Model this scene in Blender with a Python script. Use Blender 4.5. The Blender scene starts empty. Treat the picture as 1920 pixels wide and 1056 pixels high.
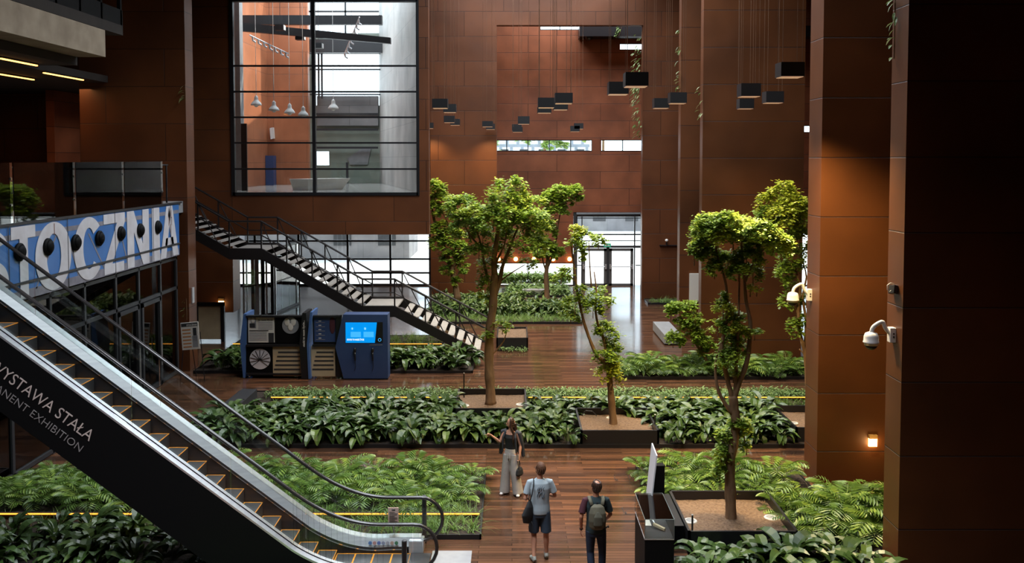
import bpy, math, random
from mathutils import Vector, Matrix
random.seed(7)
S = bpy.context.scene
COL = S.collection
V = Vector
# ------------------------------------------------------------------ camera
FPX, HOR, EYE = 1680.0, 298.0, 7.4
PITCH = math.atan(FPX / 36400)
PCY = HOR + FPX * math.tan(PITCH)
cd = bpy.data.cameras.new('camera'); cam = bpy.data.objects.new('camera', cd); COL.objects.link(cam)
cam.location = (0, 0, EYE); cam.rotation_euler = (math.pi/2 - PITCH, 0, 0)
cd.sensor_fit = 'HORIZONTAL'; cd.sensor_width = 36; cd.lens = FPX / 1920 * 36
cd.shift_x = 0; cd.shift_y = -(528 - PCY) / 1920; cd.clip_end = 500
S.camera = cam
# ------------------------------------------------------------------ world, sun, skylight, exposure
S.view_settings.view_transform = 'Standard'; S.view_settings.look = 'None'
S.view_settings.exposure = 0.0; S.view_settings.gamma = 1; S.view_settings.use_curve_mapping = False
w = bpy.data.worlds.new('sky'); S.world = w; w.use_nodes = True
bg = w.node_tree.nodes['Background']; bg.inputs[0].default_value = (.72, .86, 1, 1); bg.inputs[1].default_value = 4.0
def light(name, kind, loc, power, color, rot=(0, 0, 0), **k):
    l = bpy.data.lights.new(name, kind); l.energy = power; l.color = color
    for a, b in k.items(): setattr(l, a, b)
    o = bpy.data.objects.new(name, l); o.location = loc; o.rotation_euler = rot; COL.objects.link(o); return o
SUN = 6.0
light('sun', 'SUN', (0, 0, 30), SUN, (1, .93, .82), (0, math.radians(40), math.radians(28)), angle=.01)
DAY = (.86, .93, 1)
# area lamps as roof-light daylight; the first, narrow one is added for frontal light
SKYLIGHTS = [(-9.0, 1.0, 7.5, 14.0, 1700), (-3.0, 6.2, 17.5, 22.5, 1500), (-3.4, 6.2, 26.5, 34, 2100), (-3.2, 6.2, 38, 45.5, 2100), (-.8, 12, 47.8, 51, 1500)]
for a, b, c, d, p in SKYLIGHTS:
    light('skylight_daylight', 'AREA', ((a+b)/2, (c+d)/2, 17.9), p, DAY, shape='RECTANGLE', size=b-a, size_y=d-c, spread=math.radians(80 if c < 10 else 150))
S.cycles.max_bounces = 8; S.cycles.diffuse_bounces = 4; S.cycles.glossy_bounces = 3
S.cycles.transparent_max_bounces = 24; S.cycles.sample_clamp_indirect = 4; S.cycles.caustics_reflective = False
S.cycles.caustics_refractive = False

# ------------------------------------------------------------------ picture row / column to place in the hall
def ray(px, py):
    u = (px - 960) / FPX; v = (PCY - py) / FPX
    return V((u, math.cos(PITCH) + v * math.sin(PITCH), -math.sin(PITCH) + v * math.cos(PITCH)))
CAM = V((0, 0, EYE))
def F(px, py, z=0):   # point at height z
    d = ray(px, py); return CAM + d * ((z - EYE) / d.z)
def U(px, py, Y):     # point at distance Y
    d = ray(px, py); return CAM + d * (Y / d.y)
def UX(px, py, X):
    d = ray(px, py); return CAM + d * (X / d.x)

# ------------------------------------------------------------------ materials
def mat(name, col=(.5, .5, .5), rough=.5, metal=0, emit=None, estr=1, spec=.5):
    m = bpy.data.materials.new(name); m.use_nodes = True
    b = m.node_tree.nodes['Principled BSDF']
    b.inputs['Base Color'].default_value = (*col, 1); b.inputs['Roughness'].default_value = rough
    b.inputs['Metallic'].default_value = metal; b.inputs['Specular IOR Level'].default_value = spec
    if emit:
        b.inputs['Emission Color'].default_value = (*emit, 1); b.inputs['Emission Strength'].default_value = estr
    return m
def nodes(m): return m.node_tree.nodes, m.node_tree.links, m.node_tree.nodes['Principled BSDF']
def noisy(name, c1, c2, scale=5, rough=.6, metal=0, bump=0, detail=4, spec=.5, stretch=(1, 1, 1)):
    m = mat(name, c1, rough, metal, spec=spec); n, l, b = nodes(m)
    tc = n.new('ShaderNodeTexCoord'); mp = n.new('ShaderNodeMapping'); mp.inputs['Scale'].default_value = stretch
    nz = n.new('ShaderNodeTexNoise'); nz.inputs['Scale'].default_value = scale; nz.inputs['Detail'].default_value = detail
    r = n.new('ShaderNodeMix'); r.data_type = 'RGBA'
    l.new(tc.outputs['Object'], mp.inputs[0]); l.new(mp.outputs[0], nz.inputs['Vector'])
    mr = n.new('ShaderNodeMapRange'); mr.inputs['From Min'].default_value = .3; mr.inputs['From Max'].default_value = .7
    l.new(nz.outputs['Fac'], mr.inputs['Value']); l.new(mr.outputs[0], r.inputs[0])
    r.inputs[6].default_value = (*c1, 1); r.inputs[7].default_value = (*c2, 1); l.new(r.outputs[2], b.inputs['Base Color'])
    if bump:
        bp = n.new('ShaderNodeBump'); bp.inputs['Strength'].default_value = bump; bp.inputs['Distance'].default_value = .05
        l.new(nz.outputs['Fac'], bp.inputs['Height']); l.new(bp.outputs[0], b.inputs['Normal'])
    return m
def panels(name, c1, c2, seam, bw, bh, mortar=.012, rough=.42, off=.4, zoff=0, bump=.5, noise=.5, spec=.5):
    """weathered sheet cladding with joints, the same on any upright face"""
    m = mat(name, c1, rough, spec=spec); n, l, b = nodes(m)
    tc = n.new('ShaderNodeTexCoord'); sp = n.new('ShaderNodeSeparateXYZ'); ad = n.new('ShaderNodeMath'); cb = n.new('ShaderNodeCombineXYZ')
    l.new(tc.outputs['Object'], sp.inputs[0]); l.new(sp.outputs[0], ad.inputs[0]); l.new(sp.outputs[1], ad.inputs[1])
    zz = n.new('ShaderNodeMath'); zz.inputs[1].default_value = zoff; l.new(sp.outputs[2], zz.inputs[0])
    l.new(ad.outputs[0], cb.inputs[0]); l.new(zz.outputs[0], cb.inputs[1])
    br = n.new('ShaderNodeTexBrick'); br.offset = off; br.inputs['Scale'].default_value = 1
    br.inputs['Brick Width'].default_value = bw; br.inputs['Row Height'].default_value = bh
    br.inputs['Mortar Size'].default_value = mortar; br.inputs['Mortar Smooth'].default_value = .3
    br.inputs['Color1'].default_value = (*c1, 1); br.inputs['Color2'].default_value = (*c2, 1); br.inputs['Mortar'].default_value = (*seam, 1)
    l.new(cb.outputs[0], br.inputs['Vector'])
    nz = n.new('ShaderNodeTexNoise'); nz.inputs['Scale'].default_value = noise; nz.inputs['Detail'].default_value = 6
    l.new(tc.outputs['Object'], nz.inputs['Vector'])
    mr = n.new('ShaderNodeMapRange'); mr.inputs['From Min'].default_value = .3; mr.inputs['From Max'].default_value = .7
    mr.inputs['To Min'].default_value = .72; mr.inputs['To Max'].default_value = 1.25
    l.new(nz.outputs['Fac'], mr.inputs['Value'])
    mx = n.new('ShaderNodeMix'); mx.data_type = 'RGBA'; mx.blend_type = 'MULTIPLY'; mx.inputs[0].default_value = 1
    l.new(br.outputs['Color'], mx.inputs[6]); l.new(mr.outputs[0], mx.inputs[7]); l.new(mx.outputs[2], b.inputs['Base Color'])
    # sheets buckle a little between the joints
    n2 = n.new('ShaderNodeTexNoise'); n2.inputs['Scale'].default_value = .8; n2.inputs['Detail'].default_value = 1; l.new(tc.outputs['Object'], n2.inputs['Vector'])
    sb = n.new('ShaderNodeMath'); sb.operation = 'SUBTRACT'; l.new(n2.outputs['Fac'], sb.inputs[0]); l.new(br.outputs['Fac'], sb.inputs[1])
    bp = n.new('ShaderNodeBump'); bp.inputs['Strength'].default_value = bump; bp.inputs['Distance'].default_value = .04
    l.new(sb.outputs[0], bp.inputs['Height']); l.new(bp.outputs[0], b.inputs['Normal'])
    return m
def glassmat(name, tint=(.96, .98, .97), ior=1.5, refl=1.0):
    m = bpy.data.materials.new(name); m.use_nodes = True; n = m.node_tree.nodes; l = m.node_tree.links
    n.remove(n['Principled BSDF']); out = n['Material Output']
    t = n.new('ShaderNodeBsdfTransparent'); t.inputs[0].default_value = (*tint, 1)
    g = n.new('ShaderNodeBsdfGlossy'); g.inputs['Roughness'].default_value = .02
    g.inputs[0].default_value = (refl, refl, refl, 1)
    fr = n.new('ShaderNodeFresnel'); fr.inputs['IOR'].default_value = ior
    mx = n.new('ShaderNodeMixShader'); l.new(fr.outputs[0], mx.inputs[0]); l.new(t.outputs[0], mx.inputs[1]); l.new(g.outputs[0], mx.inputs[2])
    l.new(mx.outputs[0], out.inputs[0]); return m
def leafmat(name, c1, c2, c3, trans=.3, rough=.4, byobj=.5):
    m = mat(name, c1, rough); n, l, b = nodes(m)
    g = n.new('ShaderNodeNewGeometry'); oi = n.new('ShaderNodeObjectInfo'); rp = n.new('ShaderNodeValToRGB')
    tc = n.new('ShaderNodeTexCoord'); nz = n.new('ShaderNodeTexNoise'); nz.inputs['Scale'].default_value = 2.2; l.new(tc.outputs['Object'], nz.inputs['Vector'])
    ad = n.new('ShaderNodeMath'); ad.operation = 'ADD'; l.new(oi.outputs['Random'], ad.inputs[0]); l.new(nz.outputs['Fac'], ad.inputs[1])
    fr = n.new('ShaderNodeMath'); fr.operation = 'FRACT'; l.new(ad.outputs[0], fr.inputs[0])
    mx0 = n.new('ShaderNodeMix'); mx0.inputs[0].default_value = byobj; l.new(g.outputs['Random Per Island'], mx0.inputs[2]); l.new(fr.outputs[0], mx0.inputs[3])
    rp.color_ramp.elements[0].position = .12; rp.color_ramp.elements[0].color = (*c1, 1); rp.color_ramp.elements[1].position = .9; rp.color_ramp.elements[1].color = (*c3, 1)
    e = rp.color_ramp.elements.new(.55); e.color = (*c2, 1)
    l.new(mx0.outputs[0], rp.inputs[0]); l.new(rp.outputs[0], b.inputs['Base Color'])
    tr = n.new('ShaderNodeBsdfTranslucent'); l.new(rp.outputs[0], tr.inputs[0])
    mx = n.new('ShaderNodeMixShader'); mx.inputs[0].default_value = trans
    l.new(b.outputs[0], mx.inputs[1]); l.new(tr.outputs[0], mx.inputs[2]); l.new(mx.outputs[0], n['Material Output'].inputs[0])
    return m

M = {}
M['corten'] = panels('rusted_steel_cladding', (.128, .040, .013), (.100, .031, .010), (.028, .009, .005), 3.4, 1.28, zoff=.35)
M['corten_pier'] = panels('rusted_steel_pier_sheets', (.122, .039, .012), (.098, .031, .009), (.028, .009, .005), 400, 1.32, zoff=.49, off=0, bump=.7)
M['corten_lit'] = panels('rusted_steel_lit_wall', (.25, .078, .034), (.20, .058, .025), (.05, .016, .010), 4.2, .98, zoff=.2, noise=.8)  # lighter copy of the cladding: light on the end wall put into colour
M['corten_warm'] = panels('orange_steel_room', (.42, .155, .075), (.38, .135, .065), (.17, .07, .04), 3.0, 1.2)
M['white_panel'] = panels('white_concrete_panels', (.52, .50, .47), (.47, .46, .44), (.35, .34, .33), 2.4, 1.5, rough=.6, bump=.1)
M['concrete'] = noisy('pale_concrete', (.42, .34, .25), (.27, .21, .15), 1.5, .8, bump=.1)
M['grey_concrete'] = noisy('grey_concrete', (.30, .30, .31), (.24, .24, .25), 4, .6)
M['ceiling'] = noisy('dark_ceiling', (.03, .022, .018), (.02, .015, .012), 2, .8)
M['room_floor'] = noisy('polished_screed', (.45, .43, .40), (.38, .36, .34), 1, .15)
M['green_grey'] = noisy('grey_green_plaster', (.28, .31, .26), (.24, .27, .23), 2, .7)
M['black'] = mat('black_steel', (.012, .012, .014), .35)
M['blackmatt'] = mat('matt_black_coating', (.0045, .0045, .005), .6, spec=.12)
M['dark'] = mat('dark_grey_frame', (.035, .036, .040), .4)
M['doorframe'] = mat('grey_door_frame', (.10, .095, .095), .45)
M['stairsteel'] = mat('painted_stair_steel', (.022, .018, .018), .35, metal=.3)
M['tread'] = noisy('stone_tread', (.42, .39, .36), (.34, .31, .29), 6, .6)
M['steel'] = noisy('brushed_steel', (.80, .80, .82), (.66, .66, .70), 3, .32, .75, stretch=(.2, 1, 8))
M['chrome'] = mat('chrome', (.8, .8, .82), .15, 1)
M['rubber'] = mat('handrail_rubber', (.02, .018, .018), .22)
M['stepgrey'] = noisy('ribbed_step', (.085, .085, .088), (.06, .06, .063), 20, .5, .4, stretch=(1, 40, 1))
M['yellow'] = mat('yellow_edging', (.85, .32, .03), .5)
M['white'] = mat('white_plastic', (.75, .72, .70), .35)
M['offwhite'] = mat('off_white', (.70, .66, .60), .6)
M['beige'] = noisy('beige_board', (.48, .38, .24), (.42, .33, .21), 3, .7)
M['glass'] = glassmat('clear_glass')
M['glass_bal'] = glassmat('balustrade_glass', (.93, .96, .95), 1.45)
M['glass_dark'] = glassmat('tinted_glass', (.62, .62, .60), 1.7)
M['soil'] = noisy('dark_soil', (.035, .022, .014), (.018, .011, .008), 12, .95, bump=.5)
M['gravel'] = noisy('brown_gravel', (.25, .155, .095), (.12, .07, .04), 22, .95, bump=.9, detail=8)
M['bark'] = noisy('brown_bark', (.26, .15, .075), (.15, .08, .04), 9, .85, bump=.5, stretch=(1, 1, .3))
M['bluesign'] = noisy('blue_printed_panel', (.035, .15, .44), (.055, .19, .50), 1.2, .35)
M['letter'] = noisy('worn_white_lettering', (.74, .72, .76), (.60, .56, .58), 2.5, .5)
M['rustymark'] = mat('rust_streak', (.22, .10, .07), .8)
M['beamgrey'] = noisy('grey_beam_print', (.30, .28, .32), (.18, .17, .20), 3, .6)
M['led'] = mat('orange_led', (1, .5, .1), .5, emit=(1, .36, .04), estr=2.6)
M['warmlight'] = mat('warm_light', (1, .6, .2), .5, emit=(1, .45, .10), estr=5)
M['bulb'] = mat('warm_bulb', (1, .8, .4), .5, emit=(1, .55, .15), estr=14)
M['lampglow'] = mat('lamp_opening', (1, .8, .6), .5, emit=(1, .55, .35), estr=.35)
M['blueunit'] = noisy('blue_lacquer', (.036, .066, .17), (.028, .055, .15), 2, .45)
M['bluelight'] = noisy('light_blue_lacquer', (.07, .15, .36), (.06, .13, .32), 2, .4)
M['screen'] = mat('lit_screen', (0, .2, .6), .3, emit=(.0, .27, .80), estr=.95)
M['screenlight'] = mat('lit_screen_picture', (0, .3, .6), .3, emit=(.06, .42, .90), estr=1.0)
M['screenwhite'] = mat('lit_screen_white', (1, 1, 1), .3, emit=(.9, .95, 1), estr=1)
M['skin'] = mat('skin', (.52, .25, .16), .5)
M['skin2'] = mat('tanned_skin', (.45, .20, .12), .5)
M['hair_dark'] = noisy('dark_brown_hair', (.030, .014, .010), (.05, .022, .014), 30, .4)
M['hair_ginger'] = noisy('short_ginger_hair', (.115, .045, .018), (.08, .03, .012), 40, .7)
M['tee'] = noisy('light_blue_grey_cotton', (.36, .42, .46), (.32, .38, .42), 6, .9)
M['navy'] = noisy('navy_cotton', (.035, .055, .085), (.026, .042, .068), 8, .85)
M['jeans'] = noisy('dark_blue_denim', (.016, .026, .055), (.010, .017, .038), 12, .85)
M['maroon'] = mat('maroon_cotton', (.060, .012, .020), .85)
M['teal'] = mat('dark_teal_cotton', (.012, .026, .030), .85)
M['olive'] = noisy('olive_canvas', (.11, .10, .065), (.08, .072, .048), 10, .8)
M['wool'] = noisy('greige_cloth', (.42, .37, .33), (.35, .31, .28), 8, .9)
M['blackcloth'] = mat('black_cloth', (.012, .012, .013), .8)
M['shoe'] = mat('white_shoe', (.72, .68, .65), .5)
M['shoegrey'] = mat('pale_grey_shoe', (.26, .26, .23), .7)
M['paving'] = noisy('pale_paving', (.78, .77, .74), (.70, .69, .66), .5, .8)
M['facadegrey'] = panels('far_grey_facade', (.20, .19, .19), (.17, .16, .17), (.1, .1, .1), 3, 1.2, rough=.7)
M['palefacade'] = panels('far_pale_facade', (.55, .56, .58), (.5, .52, .55), (.2, .22, .25), 1.8, 2.4, mortar=.3, rough=.7)
M['grass'] = leafmat('grass_blades', (0.104, 0.192, 0.036), (0.174, 0.295, 0.058), (0.278, 0.383, 0.087))
M['fern'] = leafmat('fern_frond', (0.067, 0.130, 0.021), (0.122, 0.215, 0.034), (0.267, 0.362, 0.058), .2, .4)
M['asp'] = leafmat('broad_dark_leaf', (0.035, 0.070, 0.016), (0.059, 0.111, 0.025), (0.132, 0.193, 0.040), .15, .36)
M['cover'] = leafmat('groundcover_leaf', (0.086, 0.148, 0.043), (0.148, 0.244, 0.065), (0.244, 0.348, 0.102), .2, .5)
M['aralia'] = leafmat('aralia_leaf', (0.175, 0.284, 0.038), (0.310, 0.436, 0.050), (0.559, 0.624, 0.077), .42, .45)
M['aralia_lit'] = leafmat('warm_lit_leaf', (0.302, 0.377, 0.035), (0.510, 0.546, 0.052), (0.792, 0.679, 0.086), .45, .45)  # brighter, yellower aralia leaf: warm lamp light on the crowns put into colour
M['vine'] = leafmat('vine_leaf', (0.102, 0.174, 0.043), (0.174, 0.246, 0.072), (0.435, 0.435, 0.203), .3, .45)
M['exttree'] = leafmat('sunny_leaves', (.12, .2, .04), (.2, .3, .06), (.35, .42, .12), .4, .6)
def make_wood():
    m = mat('dark_hardwood_boards', (.1, .05, .03), .22); n, l, b = nodes(m)
    tc = n.new('ShaderNodeTexCoord'); br = n.new('ShaderNodeTexBrick'); br.offset = .37; br.inputs['Scale'].default_value = 1
    br.inputs['Brick Width'].default_value = 1.7; br.inputs['Row Height'].default_value = .11
    br.inputs['Mortar Size'].default_value = .004; br.inputs['Bias'].default_value = 0
    br.inputs['Color1'].default_value = (.040, .022, .015, 1); br.inputs['Color2'].default_value = (.150, .068, .036, 1); br.inputs['Mortar'].default_value = (.008, .005, .004, 1)
    l.new(tc.outputs['Object'], br.inputs['Vector'])
    mp = n.new('ShaderNodeMapping'); mp.inputs['Scale'].default_value = (1.2, 22, 1); l.new(tc.outputs['Object'], mp.inputs[0])
    nz = n.new('ShaderNodeTexNoise'); nz.inputs['Scale'].default_value = 1.3; nz.inputs['Detail'].default_value = 5; l.new(mp.outputs[0], nz.inputs['Vector'])
    mr = n.new('ShaderNodeMapRange'); mr.inputs['To Min'].default_value = .6; mr.inputs['To Max'].default_value = 1.45
    l.new(nz.outputs['Fac'], mr.inputs['Value'])
    mx = n.new('ShaderNodeMix'); mx.data_type = 'RGBA'; mx.blend_type = 'MULTIPLY'; mx.inputs[0].default_value = 1
    l.new(br.outputs['Color'], mx.inputs[6]); l.new(mr.outputs[0], mx.inputs[7]); l.new(mx.outputs[2], b.inputs['Base Color'])
    r2 = n.new('ShaderNodeMapRange'); r2.inputs['To Min'].default_value = .06; r2.inputs['To Max'].default_value = .19
    l.new(nz.outputs['Fac'], r2.inputs['Value']); l.new(r2.outputs[0], b.inputs['Roughness'])
    bp = n.new('ShaderNodeBump'); bp.inputs['Strength'].default_value = .05; bp.inputs['Distance'].default_value = .01
    l.new(nz.outputs['Fac'], bp.inputs['Height']); l.new(bp.outputs[0], b.inputs['Normal'])
    return m
M['wood'] = make_wood()

# ------------------------------------------------------------------ mesh helpers
def wloc(o):
    p = V((0, 0, 0))
    while o: p += o.location; o = o.parent
    return p
class MB:
    def __init__(s): s.v = []; s.f = []
    def box(s, x0, x1, y0, y1, z0, z1):
        b = len(s.v)
        s.v += [(x, y, z) for z in (z0, z1) for y in (y0, y1) for x in (x0, x1)]
        s.f += [tuple(b+i for i in q) for q in ((0,2,3,1),(4,5,7,6),(0,1,5,4),(2,6,7,3),(0,4,6,2),(1,3,7,5))]; return s
    def obox(s, c, ex, ey, ez):     # centre and three half-edge vectors
        b = len(s.v); c = V(c); ex = V(ex); ey = V(ey); ez = V(ez)
        s.v += [tuple(c + ex*i + ey*j + ez*k) for k in (-1, 1) for j in (-1, 1) for i in (-1, 1)]
        s.f += [tuple(b+i for i in q) for q in ((0,2,3,1),(4,5,7,6),(0,1,5,4),(2,6,7,3),(0,4,6,2),(1,3,7,5))]; return s
    def prism(s, pts, d):           # polygon of 3D points extruded by vector d
        b = len(s.v); n = len(pts); d = V(d)
        s.v += [tuple(V(p)) for p in pts] + [tuple(V(p) + d) for p in pts]
        s.f += [tuple(range(b, b+n))[::-1], tuple(range(b+n, b+2*n))]
        s.f += [(b+i, b+(i+1) % n, b+n+(i+1) % n, b+n+i) for i in range(n)]; return s
    def tube(s, pts, r, n=8, cap=True):
        pts = [V(p) for p in pts]; rs = r if isinstance(r, (list, tuple)) else [r]*len(pts)
        return s.loft(pts, [(q, q) for q in rs], None, n, cap)
    def loft(s, pts, rr, side=None, n=12, cap=True):
        pts = [V(p) for p in pts]; b = len(s.v); k = len(pts); u = None
        for i, p in enumerate(pts):
            t = (pts[min(i+1, k-1)] - pts[max(i-1, 0)])
            if t.length < 1e-9: t = V((0, 0, 1))
            t.normalize()
            ref = V(side) if side is not None else (u if u is not None else (V((1, 0, 0)) if abs(t.x) < .9 else V((0, 1, 0))))
            u = ref - t * ref.dot(t)
            if u.length < 1e-6: u = t.orthogonal()
            u.normalize(); w_ = t.cross(u)
            a, c = rr[i]
            for j in range(n):
                th = 2*math.pi*j/n; s.v.append(tuple(p + u*a*math.cos(th) + w_*c*math.sin(th)))
        for i in range(k-1):
            for j in range(n):
                j2 = (j+1) % n; s.f.append((b+i*n+j, b+i*n+j2, b+(i+1)*n+j2, b+(i+1)*n+j))
        if cap:
            s.f.append(tuple(b+j for j in range(n))[::-1]); s.f.append(tuple(b+(k-1)*n+j for j in range(n)))
        return s
    def lathe(s, c, prof, n=20, axis=(0, 0, 1)):   # prof [(r, h)]
        ax = V(axis).normalized()
        return s.loft([V(c) + ax*h for r, h in prof], [(max(r, .0005),)*2 for r, h in prof], ax.orthogonal(), n) if 0 else s._lathe(c, prof, n, ax)
    def _lathe(s, c, prof, n, ax):
        u = ax.orthogonal().normalized(); w_ = ax.cross(u); b = len(s.v); c = V(c)
        for r, h in prof:
            for j in range(n):
                th = 2*math.pi*j/n; s.v.append(tuple(c + ax*h + (u*math.cos(th) + w_*math.sin(th))*max(r, .0004)))
        for i in range(len(prof)-1):
            for j in range(n):
                j2 = (j+1) % n; s.f.append((b+i*n+j, b+i*n+j2, b+(i+1)*n+j2, b+(i+1)*n+j))
        s.f.append(tuple(b+j for j in range(n))[::-1]); s.f.append(tuple(b+(len(prof)-1)*n+j for j in range(n)))
        return s
    def ball(s, c, rx, ry=None, rz=None, n=14, m=9):
        ry = ry or rx; rz = rz or rx; b = len(s.v); c = V(c)
        for i in range(m+1):
            ph = math.pi*i/m
            for j in range(n):
                th = 2*math.pi*j/n
                s.v.append((c.x + rx*math.sin(ph)*math.cos(th), c.y + ry*math.sin(ph)*math.sin(th), c.z - rz*math.cos(ph)))
        for i in range(m):
            for j in range(n):
                j2 = (j+1) % n; s.f.append((b+i*n+j, b+i*n+j2, b+(i+1)*n+j2, b+(i+1)*n+j))
        return s
    def poly(s, pts):
        b = len(s.v); s.v += [tuple(p) for p in pts]; s.f.append(tuple(range(b, b+len(pts)))); return s
    def build(s, name, m, parent=None, smooth=False, origin=None, bevel=0):
        o0 = V(origin) if origin is not None else (wloc(parent) if parent else V((0, 0, 0)))
        me = bpy.data.meshes.new(name)
        me.from_pydata([(a-o0.x, b-o0.y, c-o0.z) for a, b, c in s.v], [], s.f); me.update()
        if m: me.materials.append(m)
        if smooth: me.polygons.foreach_set('use_smooth', [True]*len(me.polygons))
        o = bpy.data.objects.new(name, me); COL.objects.link(o)
        if parent: o.parent = parent
        if origin is not None: o.location = o0
        if bevel:
            bm = o.modifiers.new('bevel', 'BEVEL'); bm.width = bevel; bm.segments = 2; bm.limit_method = 'ANGLE'
        return o
def tag(o, label=None, cat=None, group=None, kind=None):
    if label: o['label'] = label
    if cat: o['category'] = cat
    if group: o['group'] = group
    if kind: o['kind'] = kind
    return o
def thing(name, label, cat, loc=(0, 0, 0), group=None):
    o = bpy.data.objects.new(name, None); COL.objects.link(o); o.location = loc; o.empty_display_size = .1
    return tag(o, label, cat, group)
def struct(name, mb, m, parent=None, label=None):
    o = mb.build(name, m, parent)
    if not parent: o['kind'] = 'structure'
    if label: o['label'] = label
    return o
def dup(root, loc, rz=None, label=None, group=None, scale=None):
    r = root.copy(); COL.objects.link(r); r.location = loc
    if rz is not None: r.rotation_euler = (0, 0, rz)
    if scale: r.scale = scale if isinstance(scale, tuple) else (scale,)*3
    if label: r['label'] = label
    if group: r['group'] = group
    for ch in list(root.children):
        c = ch.copy(); COL.objects.link(c); c.parent = r
        for g in ch.children:
            d = g.copy(); COL.objects.link(d); d.parent = c
    return r
def lettering(txt, name, m, parent, at, right, up, height=None, width=None, bold=0, depth=.004, align='LEFT', spacing=1):
    """text as a mesh lying at point `at`, running along `right`, standing along `up`"""
    cu = bpy.data.curves.new(name, 'FONT'); cu.body = txt; cu.extrude = depth; cu.offset = bold; cu.align_x = align; cu.space_character = spacing
    cu.resolution_u = 3
    t = bpy.data.objects.new('t', cu); COL.objects.link(t); bpy.context.view_layer.update()
    me = bpy.data.meshes.new_from_object(t.evaluated_get(bpy.context.evaluated_depsgraph_get()))
    bpy.data.objects.remove(t)
    xs = [v.co.x for v in me.vertices]; ys = [v.co.y for v in me.vertices]
    wd = max(xs)-min(xs); hg = max(ys)-min(ys); x0 = {'LEFT': min(xs), 'RIGHT': max(xs), 'CENTER': (max(xs)+min(xs))/2}[align]
    sy = (height/hg) if height else width/wd
    sx = (width/wd) if width else sy
    R_ = V(right).normalized(); U_ = V(up).normalized(); N_ = R_.cross(U_); o0 = wloc(parent) if parent else V((0, 0, 0))
    for v in me.vertices:
        c = v.co.copy(); v.co = V(at) - o0 + R_*((c.x-x0)*sx) + U_*(c.y*sy) + N_*(c.z)
    me.materials.clear(); me.materials.append(m); me.name = name
    o = bpy.data.objects.new(name, me); COL.objects.link(o); o.parent = parent; return o
# ================================================================== the hall
XR, XL = 6.85, -11.4                      # line of the pier edges on the right, of the gallery front on the left
YB = 52.0                                 # end wall
UPF = 5.97                                # upper floor level
struct('floor', MB().box(-26, 20, -4, YB+.3, -.3, 0), M['wood'])
struct('exterior_ground', MB().box(-120, 140, YB+.3, 260, -.4, -.02), M['paving'])
def pier(Y, t, x0=XR, x1=10.45, z1=18, m='corten_pier', nm='wall_right'):
    return struct(nm, MB().box(x0, x1, Y, Y+t, 0, z1), M[m])
pier(15.6, .65, x1=16); pier(19.85, .85); pier(32.27, .45, x1=10.5); pier(36.5, .5, x1=10.3); 
struct('wall_right', MB().box(6.79, 10.3, 46.67, 47.2, 0, 18), M['corten'])
struct('wall_right', MB().box(20, 20.4, -4, YB, 0, 18), M['corten'])
# left pier beside the gallery
xl = U(350, 300, 31.0).x; xr_ = U(350, 300, 31.0).x
struct('wall_left', MB().box(-14.9, xl, 31.0, 31.75, 0, 18), M['corten'])
# middle pier W3 and header above the portal
x3a, x3b = U(807, 300, 46.67).x, U(931.5, 300, 46.67).x
struct('wall_back', MB().box(x3a, x3b, 46.67, 47.2, 0, 18), M['corten'])
zhead = U(1000, 47, 46.67).z
struct('wall_back', MB().box(x3b, 6.79, 46.67, 47.2, zhead, 18), M['corten'])
# end wall with its window openings
def xz(px, py, Y): p = U(px, py, Y); return p.x, p.z
holes = []
for (a, b, c, d) in ((910, 262, 1110, 284), (1127, 262, 1330, 284), (1013, 48, 1087, 56.5), (1162, 81, 1212, 94), (905, 493, 1075, 536.5), (1075, 398, 1340, 536.5), (1490, 235, 1540, 249), (1490, 436, 1540, 640)):
    x0, z1 = xz(a, b, YB); x1, z0 = xz(c, d, YB); holes.append((x0, x1, max(z0, 0), z1))
def wall_holes(x0, x1, y0, y1, z0, z1, holes):
    xs = sorted({x0, x1, *[h[0] for h in holes], *[h[1] for h in holes]}); zs = sorted({z0, z1, *[h[2] for h in holes], *[h[3] for h in holes]})
    xs = [x for x in xs if x0 <= x <= x1]; zs = [z for z in zs if z0 <= z <= z1]; mb = MB()
    for i in range(len(xs)-1):
        run = None
        for j in range(len(zs)-1):
            cx_, cz = (xs[i]+xs[i+1])/2, (zs[j]+zs[j+1])/2
            solid = not any(h[0] < cx_ < h[1] and h[2] < cz < h[3] for h in holes)
            if solid: run = zs[j] if run is None else run
            if run is not None and (not solid or j == len(zs)-2):
                mb.box(xs[i], xs[i+1], y0, y1, run, zs[j+1] if solid else zs[j]); run = None
    return mb
struct('wall_back', wall_holes(x3a, 20, YB, YB+.3, 0, 18, holes), M['corten_lit'])
# window frames and panes of the end wall
def window(n, h, nx, nz=1, fr=.05, y=YB+.1, m='black', gm='glass'):
    x0, x1, z0, z1 = h; mb = MB()
    mb.box(x0, x1, y-.05, y+.05, z0, z0+fr).box(x0, x1, y-.05, y+.05, z1-fr, z1)
    for i in range(nx+1):
        x = x0 + (x1-x0)*i/nx; mb.box(x-fr/2, x+fr/2, y-.05, y+.05, z0, z1)
    for j in range(1, nz):
        z = z0 + (z1-z0)*j/nz; mb.box(x0, x1, y-.05, y+.05, z-fr/2, z+fr/2)
    o = struct('window_%d' % n, mb, M[m]); g = MB().box(x0, x1, y-.006, y+.006, z0, z1).build('pane', M[gm], o); return o
window(1, holes[0], 5); window(2, holes[1], 5); window(3, holes[2], 2); window(4, holes[3], 1); window(5, holes[4], 2); window(6, holes[6], 1)
window(7, holes[7], 1, 3)
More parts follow.
